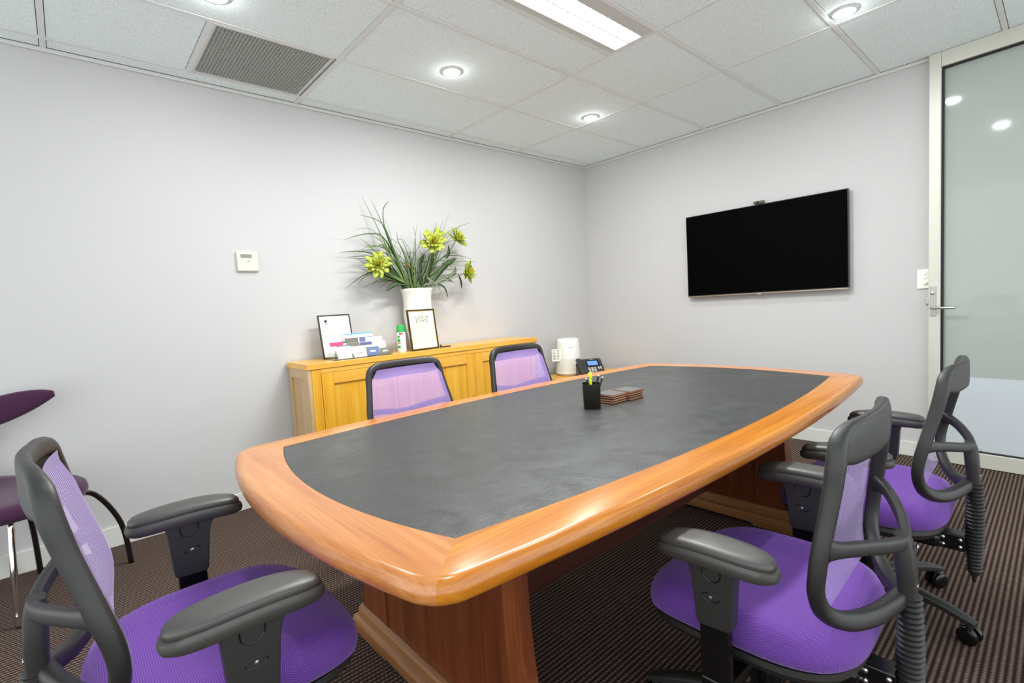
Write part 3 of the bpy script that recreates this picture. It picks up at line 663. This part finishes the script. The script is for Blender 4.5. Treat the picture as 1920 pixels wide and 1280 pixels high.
# acrylic card holder and its cards
HXC = -2.72
ch = thing('card_holder', 'clear acrylic tiered holder full of business cards on the sideboard', 'card holder', (HXC, -0.245, SZ))
tiers = [(-0.072, 0.004), (-0.030, 0.022), (0.012, 0.040)]
for y, z in tiers:
    boxo('tier', -0.195, 0.195, y-0.012, y+0.028, z-0.004, z-0.0025, ACRYL, ch)
    boxo('lip', -0.195, 0.195, y-0.0145, y-0.0125, z-0.004, z+0.016, ACRYL, ch)
for x in (-0.196, 0.196): boxo('side_panel', x-0.001, x+0.001, -0.088, 0.05, 0, 0.05, ACRYL, ch)
def card(label, x, tier, w_, h_, m, strip=None, sh=0.3, dz=0, smark=None):
    y, z = tiers[tier]
    t = thing('business_card', label, 'card', (HXC+x, -0.245+y+0.002+dz*0.6, SZ+z+0.0015), 0, 'business cards in the acrylic holder', -0.32)
    boxo('stock', -w_/2, w_/2, 0, 0.004, 0, h_, m, t)
    if strip: boxo('printed_band', -w_/2, w_/2, -0.0006, -0.0001, h_*(1-sh), h_, strip, t)
    if smark: boxo('printed_mark', -w_*0.25, w_*0.2, -0.0006, -0.0001, h_*0.42, h_*0.58, smark, t)
    return t
card('white card at the left end of the front row of cards', -0.125, 0, 0.092, 0.088, PAPER, DGREEN, 0.07, smark=None)
card('white card with a faint grey print, second in the front row', -0.020, 0, 0.088, 0.052, PAPER, None, smark=GREYINK)
card('slate blue card, third in the front row of cards', 0.072, 0, 0.088, 0.060, BLUEP, smark=PAPER)
card('olive grey card at the right end of the front row', 0.158, 0, 0.074, 0.046, GREYP, smark=PAPER)
card('white card with a bright pink top band', -0.150, 1, 0.086, 0.092, PAPER, PINK, 0.30)
card('white card with a taupe top band behind the front row', -0.040, 1, 0.090, 0.078, PAPER, BROWNP, 0.32)
card('white card with a navy top band in the middle row', 0.050, 1, 0.084, 0.076, PAPER, NAVY, 0.3, smark=LIMEP)
card('plain white card at the right of the middle row', 0.140, 1, 0.096, 0.074, PAPER)
card('white card with a dark green band in the back row', -0.080, 2, 0.060, 0.072, PAPER, DGREEN, 0.2)
card('tall plain white card at the right of the back row', 0.130, 2, 0.120, 0.086, PAPER)
br = thing('brochure', 'white brochure with a blue top edge and photos behind the cards', 'brochure', (HXC+0.045, -0.180, SZ+0.0005), 0.0, None, -0.2)
boxo('cover', -0.105, 0.105, 0, 0.004, 0, 0.158, PAPER, br); boxo('printed_band', -0.105, 0.105, -0.0006, -0.0001, 0.149, 0.158, SKYP, br)
boxo('printed_photo', -0.10, -0.005, -0.0006, -0.0001, 0.095, 0.128, BROWNP, br); boxo('printed_photo', 0.003, 0.10, -0.0006, -0.0001, 0.095, 0.128, BLUEP, br)

# vase and its artificial flowers
va_ = thing('vase', 'tall white ceramic vase with a flared rim on the sideboard', 'vase', (-2.185, -0.137, SZ))
prof = [(0.066, 0), (0.072, 0.006), (0.082, 0.07), (0.098, 0.17), (0.107, 0.25), (0.104, 0.33), (0.105, 0.38), (0.113, 0.425), (0.122, 0.446), (0.118, 0.447), (0.101, 0.38), (0.098, 0.30), (0.085, 0.20), (0.001, 0.19)]
MB().lathe(prof, 40, cap1=False).build('body', WHITE_CER, va_, smooth=True)
BL = [[(-2.262,1.334),(-2.368,1.602),(-2.440,1.794),(-2.518,1.985)],[(-2.269,1.334),(-2.386,1.626),(-2.473,1.792),(-2.550,1.922)],[(-2.262,1.334),(-2.407,1.699),(-2.437,1.867),(-2.395,1.937)],
[(-2.277,1.334),(-2.380,1.614),(-2.475,1.774),(-2.653,1.813)],[(-2.284,1.334),(-2.417,1.662),(-2.552,1.704),(-2.742,1.653)],[(-2.291,1.334),(-2.435,1.612),(-2.514,1.616),(-2.599,1.601)],
[(-2.291,1.334),(-2.478,1.575),(-2.532,1.633),(-2.598,1.683)],[(-2.298,1.334),(-2.453,1.551),(-2.568,1.596),(-2.712,1.587)],[(-2.298,1.334),(-2.443,1.515),(-2.565,1.554),(-2.706,1.545)],
[(-2.305,1.335),(-2.434,1.460),(-2.594,1.429),(-2.751,1.331)],[(-2.305,1.335),(-2.422,1.441),(-2.595,1.423),(-2.701,1.348)],[(-2.240,1.333),(-2.282,1.536),(-2.350,1.652),(-2.378,1.722)],
[(-2.226,1.333),(-2.205,1.493),(-2.257,1.656),(-2.352,1.711)],[(-2.218,1.333),(-2.211,1.557),(-2.204,1.684),(-2.191,1.799)],[(-2.211,1.333),(-2.170,1.557),(-2.158,1.712),(-2.166,1.794)],
[(-2.189,1.332),(-2.079,1.560),(-2.043,1.717),(-2.050,1.805)],[(-2.174,1.332),(-2.015,1.587),(-1.922,1.750),(-1.839,1.916)],[(-2.174,1.332),(-2.031,1.587),(-1.946,1.749),(-1.888,1.869)],
[(-2.166,1.332),(-2.017,1.561),(-1.957,1.722),(-1.923,1.843)],[(-2.159,1.332),(-1.999,1.588),(-1.855,1.767),(-1.711,1.827)],[(-2.159,1.332),(-1.975,1.588),(-1.822,1.769),(-1.673,1.809)],
[(-2.151,1.332),(-1.980,1.529),(-1.827,1.599),(-1.702,1.505)],[(-2.144,1.332),(-1.938,1.549),(-1.769,1.587),(-1.594,1.563)],[(-2.144,1.332),(-1.902,1.496),(-1.756,1.532),(-1.606,1.531)],
[(-2.189,1.332),(-2.264,1.581),(-2.320,1.666),(-2.376,1.664)],[(-2.159,1.332),(-2.045,1.508),(-2.098,1.520),(-2.158,1.429)],[(-2.298,1.334),(-2.488,1.459),(-2.557,1.489),(-2.636,1.535)],
[(-2.129,1.325),(-1.975,1.588),(-1.988,1.720),(-2.005,1.801)],[(-2.114,1.318),(-1.979,1.349),(-1.933,1.308),(-1.934,1.247)]]
VC = Vector((-2.185, -0.137, SZ))
tuftL = thing('grass_spray', 'tall arching green grass spray leaning left in the vase', 'grass', VC)
tuftM = thing('grass_spray', 'short upright grass spray in the middle of the vase', 'grass', VC)
tuftR = thing('grass_spray', 'fine green grass spray leaning right in the vase', 'grass', VC)
def blade(name, pts, wd, m, par):
    P = catmull(pts, 7); nP = len(P); rs = []
    for i, p in enumerate(P):
        f = i/(nP-1); w_ = wd*(0.55+0.45*sin(PI*min(1, f*1.6)))*(1-f**3)+0.0006
        a = P[max(i-1, 0)]; b = P[min(i+1, nP-1)]; tdir = (b-a).normalized()
        sd = tdir.cross(Vector((0.25, -1, 0.2))).normalized(); nn = sd.cross(tdir)
        rs.append([p-sd*w_-nn*w_*0.35, p+nn*w_*0.25, p+sd*w_-nn*w_*0.35, p-nn*w_*0.05])
    return MB().rings(rs).build(name, m, par, smooth='angle')
for i, b in enumerate(BL + [None]*70):
    if b is None:      # thinner fillers
        src = BL[random.randrange(len(BL)-1)]; k = random.uniform(0.45, 0.9)
        b = [(src[0][0]+(q[0]-src[0][0])*k+random.uniform(-.03, .03)*j, src[0][1]+(q[1]-src[0][1])*k*random.uniform(.9, 1.05)) for j, q in enumerate(src)]; wd = 0.0045
    else: wd = 0.0105 if i < 12 else 0.0062
    dy = random.uniform(-0.09, 0.07)
    yb = -0.137
    pts = [(VC.x+(b[0][0]-VC.x)*0.25, yb+dy*0.1, 1.10), (b[0][0]*0.85+VC.x*0.15, yb+dy*0.3, b[0][1])]+[(q[0], min(-0.03, yb+dy*(0.6+0.4*j)), q[1]) for j, q in enumerate(b[1:])]
    pts = [Vector(p)-VC for p in pts]
    par = tuftL if b[-1][0] < -2.36 else (tuftM if b[-1][0] < -2.1 else tuftR)
    blade('blade', pts, wd, random.choice([LEAFM, LEAFM, LEAFL, LEAFD] if i > 2 else [LEAFM, LEAFL]), par)
# broad leaves and flowers
def leaf(pts, wd, m, par, name='leaf'):
    P = catmull(pts, 6); rs = []
    for i, p in enumerate(P):
        f = i/(len(P)-1); w_ = 0.75*wd*sin(PI*min(1, 0.06+0.94*f))**0.8*(1+0.12*(-1)**i)+0.0008
        a = P[max(i-1, 0)]; b = P[min(i+1, len(P)-1)]; tdir = (b-a).normalized()
        sd = tdir.cross(Vector((0.3, -1, 0.5))).normalized(); nn = sd.cross(tdir)
        rs.append([p-sd*w_, p-nn*w_*0.3, p+sd*w_, p-nn*(w_*0.3+0.0012)])
    return MB().rings(rs).build(name, m, par, smooth=True)
def flower(label, x, y, z, r, face, leaves):
    t = thing('dahlia_flower', label, 'flower', VC, 0, 'lime green flowers in the vase')
    c = Vector((x, y, z))-VC; f = Vector(face).normalized()
    st = catmull([Vector((c.x*0.1, 0, 0.22)), Vector((c.x*0.25, c.y*.3, 0.45)), Vector((c.x*0.7, c.y*0.8, 0.45+(c.z-0.45)*0.6)), c-f*0.02], 6)
    MB().tube(st, 0.0035, 7, upv=(0.3, 1, 0.1)).build('stem', LEAFG, t, smooth=True)
    a = f.cross(Vector((0, 0, 1))).normalized(); b = a.cross(f)
    def pet(th, lift, ln, wd, m, name, base):
        d = (a*cos(th)+b*sin(th)); tip = d*cos(lift)+f*sin(lift); s_ = f.cross(d).normalized(); nn = tip.cross(s_)
        rs = []
        for q, wq in ((0.0, 0.35), (0.3, 0.8), (0.6, 1.0), (0.85, 0.7), (1.0, 0.05)):
            p = c+f*base+tip*ln*q+f*(ln*0.28*q*q)
            rs.append([p-s_*wd*wq+f*wd*0.3*wq, p, p+s_*wd*wq+f*wd*0.3*wq, p-f*0.0012])
        return rs
    for k in range(10): MB().rings(pet(2*PI*k/10+random.uniform(-.15, .15), random.uniform(-.25, .25), r*random.uniform(.9, 1.12), r*0.24, PETAL, '', -0.006)).build('outer_petal', PETAL, t, smooth=True)
    for k in range(12): MB().rings(pet(2*PI*k/12+0.3, random.uniform(.35, .6), r*random.uniform(.62, .78), r*0.15, PETAL, '', 0.0)).build('inner_petal', PETAL, t, smooth=True)
    fl = MB()
    for k in range(42): fl.rings(pet(random.uniform(0, 2*PI), random.uniform(.75, 1.45), r*random.uniform(.42, .58), r*0.05, PETALI, '', 0.0))
    tag(fl.build('florets', PETALI, t, smooth=True), kind='stuff')
    for pts, wd, m in leaves:
        leaf([Vector((p[0], -0.137+p[2] if len(p) > 2 else -0.18, p[1]))-VC for p in pts], wd, m, t)
flower('lime green flower at the lower left of the vase arrangement', -2.512, -0.20, 1.488, 0.095, (-0.35, -0.9, 0.15),
       [([(-2.275, 1.353), (-2.374, 1.361), (-2.457, 1.31)], 0.022, LEAFD), ([(-2.296, 1.366), (-2.383, 1.41), (-2.45, 1.43)], 0.02, LEAFL), ([(-2.40, 1.40), (-2.42, 1.46), (-2.40, 1.53)], 0.022, LEAFD)])
flower('lime green flower at the top middle of the vase arrangement', -2.072, -0.24, 1.655, 0.104, (-0.45, -0.8, 0.35),
       [([(-2.157, 1.351), (-2.168, 1.493), (-2.119, 1.582)], 0.030, LEAFD), ([(-2.21, 1.429), (-2.263, 1.505), (-2.31, 1.489)], 0.018, LEAFB), ([(-2.11, 1.36), (-2.09, 1.47), (-2.04, 1.56)], 0.028, LEAFD)])
flower('lime green flower at the upper right of the vase arrangement', -1.815, -0.18, 1.700, 0.096, (0.25, -0.75, 0.55),
       [([(-2.072, 1.363), (-1.943, 1.496), (-1.831, 1.552)], 0.028, LEAFD), ([(-1.93, 1.55), (-1.90, 1.60), (-1.90, 1.65)], 0.02, LEAFD), ([(-2.108, 1.39, -.06), (-2.138, 1.403, -.09), (-2.058, 1.323, -.12)], 0.02, LEAFG)])
flower('lime green flower at the lower right of the vase arrangement', -1.750, -0.20, 1.442, 0.090, (0.35, -0.9, 0.05),
       [([(-2.05, 1.35), (-1.951, 1.395), (-1.871, 1.361)], 0.022, LEAFG), ([(-2.034, 1.356), (-1.964, 1.328), (-1.934, 1.247)], 0.014, LEAFD), ([(-1.824, 1.429), (-1.803, 1.374), (-1.799, 1.315)], 0.018, LEAFD), ([(-1.93, 1.40), (-1.86, 1.44), (-1.85, 1.49)], 0.02, LEAFG)])

# ------------------------------------------------------------------ corner table, air purifier and phone
ct = thing('corner_table', 'low timber corner table hidden behind the boardroom table', 'side table', (-0.52, -0.42, 0))
boxo('top', -0.40, 0.40, -0.34, 0.34, 0.445, 0.475, OAK_X, ct, 0.003)
for sx in (-1, 1):
    for sy in (-1, 1): boxo('leg', sx*0.36-0.02, sx*0.36+0.02, sy*0.30-0.02, sy*0.30+0.02, 0, 0.4445, OAK_Z, ct, 0.003)
PUR = mat('purifier_white', (238, 238, 230), 0.4)
_pt = N(PUR, 'ShaderNodeTexCoord'); _ps = N(PUR, 'ShaderNodeSeparateXYZ'); L(PUR, _pt.outputs['UV'], _ps.inputs[0])
_pw = math_n(PUR, 'MULTIPLY', math_n(PUR, 'SINE', math_n(PUR, 'MULTIPLY', _ps.outputs['X'], 2*PI/0.012)), math_n(PUR, 'SINE', math_n(PUR, 'MULTIPLY', _ps.outputs['Y'], 2*PI/0.012)))
_pm = math_n(PUR, 'MULTIPLY', math_n(PUR, 'GREATER_THAN', _pw, 0.35), math_n(PUR, 'MULTIPLY', math_n(PUR, 'LESS_THAN', _ps.outputs['Y'], 0.16), math_n(PUR, 'GREATER_THAN', _ps.outputs['Y'], 0.035)))
L(PUR, ramp(PUR, _pm, [(0.0, s2l((238, 238, 230))), (1.0, s2l((176, 176, 172)))]), PB(PUR).inputs['Base Color'])
PX, PY, PZ = -0.625, -0.215, 0.475
pu = thing('air_purifier', 'white tapered air purifier in the far corner behind the phone', 'air purifier', (PX, PY, PZ))
MB().lathe([(0.108, 0.012), (0.122, 0.022), (0.122, 0.06), (0.116, 0.18), (0.107, 0.31), (0.101, 0.335), (0.088, 0.345), (0.085, 0.340), (0.02, 0.340)], 48).build('body', PUR, pu, smooth='angle', uv=lambda p: (math.atan2(p.y, p.x)*0.12, p.z))
MB().lathe([(0.100, 0.0), (0.108, 0.004), (0.108, 0.0125)], 40).build('base', mat('light_grey_plastic', (200, 200, 196), 0.5), pu, smooth='angle')
MB().lathe([(0.084, 0.3405), (0.084, 0.3425), (0.05, 0.3425), (0.05, 0.338)], 40, cap0=False, cap1=False).build('outlet_grille', mat('vent_grey', (190, 190, 186), 0.5), pu)
fa = math.atan2(CAM.y-PY, CAM.x-PX)
patch('name_plate', fa+0.05, fa+0.42, 0.262, 0.268, GREYINK, pu, r=0.1112)
sg = Vector((cos(fa-1.35), sin(fa-1.35), 0))
seam = MB(); seam.tube([sg*0.1225+Vector((0, 0, 0.06)), sg*0.1165+Vector((0, 0, 0.18)), sg*0.1075+Vector((0, 0, 0.31)), sg*0.101+Vector((0, 0, 0.335))], 0.0022, 6, upv=(1, 0, 0)); seam.build('seam', GREYP, pu)
tg = thing('paper_tag', 'small white printed tag hanging at the left side of the air purifier', 'tag', (PX-0.142, PY+0.020, PZ+0.140), fa+PI/2)
boxo('card', -0.042, 0.042, -0.001, 0.001, 0, 0.115, PAPER, tg)
for r_ in range(7):
    for c_ in range(2): boxo('printed_mark', -0.032+c_*0.036, -0.016+c_*0.036+0.010*random.random(), -0.0016, -0.0011, 0.014+r_*0.014, 0.019+r_*0.014+0.004*random.random(), GREYINK, tg)
PHB = mat('phone_charcoal', (46, 45, 42), 0.45); KEY = mat('phone_key', (200, 200, 192), 0.5)
ph = thing('desk_phone', 'black desk phone with a blue lit screen in the far corner', 'telephone', (-0.655, -0.50, 0.475), fa+PI/2+0.25)
body = [(-0.11, 0.0), (0.075, 0.0), (0.085, 0.012), (0.085, 0.13), (0.07, 0.155), (0.055, 0.160), (-0.11, 0.03)]
Mb = Matrix(((0, 0, 1, 0), (1, 0, 0, 0), (0, 1, 0, 0), (0, 0, 0, 1)))
MB().prism(body, -0.065, 0.115, Mb).build('body', PHB, ph, bevel=0.005)
MB().prism([(-0.11, 0.0), (0.06, 0.0), (0.06, 0.125), (-0.11, 0.018)], -0.118, -0.0655, Mb).build('cradle', PHB, ph, bevel=0.005)
hs = catmull([(-0.092, -0.105, 0.045), (-0.092, -0.085, 0.067), (-0.092, -0.03, 0.098), (-0.092, 0.035, 0.140), (-0.092, 0.065, 0.150)], 5)
MB().sweep(hs, [(0.024, 0.018-0.006*sin(PI*i/20)) for i in range(len(hs))], 12, power=3).build('handset', PHB, ph, smooth=True)
sl = math.atan2(0.13, 0.165); nrm = Vector((0, -sin(sl), cos(sl))); al = Vector((0, cos(sl), sin(sl)))
def face_pt(u_, v_, o_): return Vector((u_, -0.11, 0.03))+al*v_+nrm*o_
def face_box(name, u0, u1, v0, v1, m, th=0.002):
    c = face_pt((u0+u1)/2, (v0+v1)/2, th/2); Mr = Matrix((Vector((1, 0, 0)), al, nrm)).transposed()
    MB().box(c, (u1-u0, v1-v0, th), Mr).build(name, m, ph)
face_box('screen_bezel', -0.035, 0.085, 0.108, 0.185, GLOSSB, 0.002); face_box('screen', -0.022, 0.070, 0.122, 0.175, SCREENB, 0.003)
face_box('name_mark', 0.01, 0.04, 0.193, 0.197, KEY, 0.001)
for r_ in range(4):
    for c_ in range(3): face_box('key', -0.03+c_*0.026, -0.013+c_*0.026, 0.02+r_*0.02, 0.032+r_*0.02, KEY, 0.004)
face_box('key', 0.062, 0.072, 0.07, 0.10, KEY, 0.004); face_box('key', 0.082, 0.092, 0.07, 0.10, KEY, 0.004); face_box('message_lamp', 0.095, 0.105, 0.19, 0.198, REDP, 0.003)

# ------------------------------------------------------------------ things on the table
cup = thing('pen_cup', 'black square pen cup on the leather table top', 'pen cup', (-2.575, -2.080, TZ-0.0008), 0.75)
def rr(h, r, n=5):
    pts = []
    for k, (sx, sy) in enumerate(((1, 1), (-1, 1), (-1, -1), (1, -1))):
        for i in range(n+1):
            a = PI/2*(k+i/n); pts.append((sx*(h-r)+r*cos(a), sy*(h-r)+r*sin(a)))
    return pts
cupm = mat('cup_black', (26, 22, 14), 0.25)
o4 = rr(0.036, 0.014)
MB().rings([[Vector((x*s, y*s, z)) for x, y in o4] for s, z in ((0.88, 0.0), (0.94, 0.004), (1.0, 0.10), (0.95, 0.10), (0.90, 0.008))]).build('body', cupm, cup, smooth='angle')
def pen(name, label, cat, bx, by, tx, ty, ln, r, m, capm, caplen=0.0, grp=None):
    b = Vector((-2.575+bx, -2.080+by, TZ+0.010)); d = Vector((tx, ty, 1)).normalized()
    t = thing(name, label, cat, b, 0, grp); 
    MB().tube([Vector((0, 0, 0)), d*ln*(1-caplen)], r, 10, upv=(1, 0.3, 0)).build('barrel', m, t, smooth='angle')
    MB().tube([d*(ln*(1-caplen)+0.0003), d*ln*0.985, d*ln], [r*1.05, r*1.02, r*0.55], 10, upv=(1, 0.3, 0)).build('cap', capm, t, smooth='angle')
WHP = mat('pen_white', (220, 216, 204), 0.4); BLP = mat('pen_black', (40, 36, 30), 0.4)
pen('ballpoint_pen', 'grey pen leaning left in the black pen cup', 'pen', 0.012, -0.012, -0.22, 0.24, 0.118, 0.004, BLP, WHP, 0.06, 'pens in the cup')
pen('ballpoint_pen', 'dark pen leaning right in the black pen cup, white tipped', 'pen', 0.002, 0.0, 0.20, -0.16, 0.126, 0.0042, BLP, WHP, 0.05, 'pens in the cup')
pen('ballpoint_pen', 'thin dark pen at the far right of the black pen cup', 'pen', 0.010, -0.004, 0.22, -0.26, 0.120, 0.0036, BLP, WHP, 0.05, 'pens in the cup')
YEL = mat('highlighter_yellow', (232, 240, 40), 0.5); PB(YEL).inputs['Emission Color'].default_value = (*s2l((232, 240, 40)), 1)
hl = thing('highlighter', 'fluorescent yellow highlighter standing in the pen cup', 'highlighter', (-2.580, -2.082, TZ+0.012), 0.75, None, 0.0)
MB().box((0, 0, 0.055), (0.026, 0.010, 0.11)).build('barrel', YEL, hl, bevel=0.003); MB().box((0, 0, 0.1205), (0.032, 0.013, 0.021)).build('cap', YEL, hl, bevel=0.003)
COE = wood('coaster_edge', 'X', (128, 78, 48), (172, 116, 78), (200, 150, 108), 0.6, 0.0); COT = mat('coaster_top', (88, 84, 82), 0.25)
COF = mat('coaster_cork', (24, 18, 14), 0.8)
def coaster(label, x, y, z, rz):
    t = thing('coaster', label, 'coaster', (x, y, z), rz, 'brown coasters stacked on the table')
    boxo('cork', -0.0465, 0.0465, -0.0465, 0.0465, 0, 0.0028, COF, t); boxo('board', -0.0475, 0.0475, -0.0475, 0.0475, 0.0028, 0.0085, COE, t)
    boxo('surface', -0.0475, 0.0475, -0.0475, 0.0475, 0.0085, 0.0098, COT, t)
for k, nm in enumerate(('bottom', 'second from bottom', 'third from bottom', 'topmost')):
    coaster('brown square coaster, %s of the stack beside the pen cup' % nm, -2.440+random.uniform(-.003, .003), -2.072+random.uniform(-.003, .003), TZ-0.0008+k*0.0098, random.uniform(-.05, .05)+0.02)
for k, nm in enumerate(('bottom', 'second from bottom', 'third from bottom', 'topmost')):
    coaster('brown square coaster, %s of the stack farther from the pen cup' % nm, -2.335+random.uniform(-.003, .003), -2.086+random.uniform(-.003, .003), TZ-0.0008+k*0.0098, random.uniform(-.05, .05)-0.03)

# ------------------------------------------------------------------ things on the walls
tv = thing('television', 'large black wall-mounted flat screen television', 'television', (-0.045, -1.752, 1.138))
boxo('housing', -0.012, 0.018, -0.603, 0.603, 0.012, 0.696, TVF, tv, 0.002)
boxo('screen', -0.0145, -0.0122, -0.598, 0.598, 0.018, 0.691, TVB, tv)
boxo('bottom_strip', -0.016, 0.015, -0.603, 0.603, 0.0, 0.0118, TVC, tv, 0.002)
boxo('logo_lug', -0.019, -0.0162, -0.015, 0.015, -0.002, 0.008, CHROME, tv)
boxo('wall_mount', 0.0182, 0.045, -0.25, 0.25, 0.15, 0.55, BLACKGAP, tv)
wc = thing('webcam', 'small webcam clipped on top of the television', 'webcam', (-0.045, -1.760, 1.8345))
boxo('foot', -0.016, 0.02, -0.025, 0.025, 0.0, 0.006, PLAST, wc, 0.001)
boxo('head', -0.02, 0.012, -0.041, 0.041, 0.0062, 0.026, mat('webcam_bronze', (96, 84, 66), 0.4), wc, 0.006)
MB().lathe([(0.009, 0), (0.009, 0.004), (0.006, 0.005)], 16, (-0.02, 0.004, 0.016), M=Matrix.Rotation(-PI/2, 3, 'Y')).build('lens', GLOSSB, wc)
th_ = thing('thermostat', 'beige wall controller with a small grey display on the left wall', 'thermostat', (-3.284, -0.0005, 1.520))
boxo('case', -0.060, 0.060, -0.018, 0.0, -0.060, 0.060, BEIGE, th_, 0.004)
boxo('flap', -0.057, 0.057, -0.0215, -0.0182, -0.056, 0.010, BEIGE, th_, 0.002)
boxo('display', -0.038, 0.024, -0.0195, -0.0182, 0.022, 0.044, LCD, th_)
boxo('flap_mark', -0.008, 0.014, -0.0222, -0.0217, -0.004, 0.002, GREYINK, th_)
sw = thing('light_switch', 'white light switch plate beside the glass door', 'light switch', (-0.0005, -2.750, 1.178))
boxo('plate', -0.010, 0.0, -0.0305, 0.030, -0.062, 0.062, WPLAST, sw, 0.003)
for z in (0.034, 0.008):
    boxo('switch_surround', -0.0115, -0.0102, -0.023, -0.002, z-0.010, z+0.010, WPLAST, sw, 0.001); boxo('rocker', -0.0145, -0.0117, -0.019, -0.006, z-0.006, z+0.006, WPLAST, sw, 0.001)
MB().lathe([(0.011, 0), (0.010, 0.012), (0.008, 0.014)], 20, (-0.010, -0.012, -0.026), M=Matrix.Rotation(-PI/2, 3, 'Y')).build('dimmer_knob', WPLAST, sw, smooth='angle')
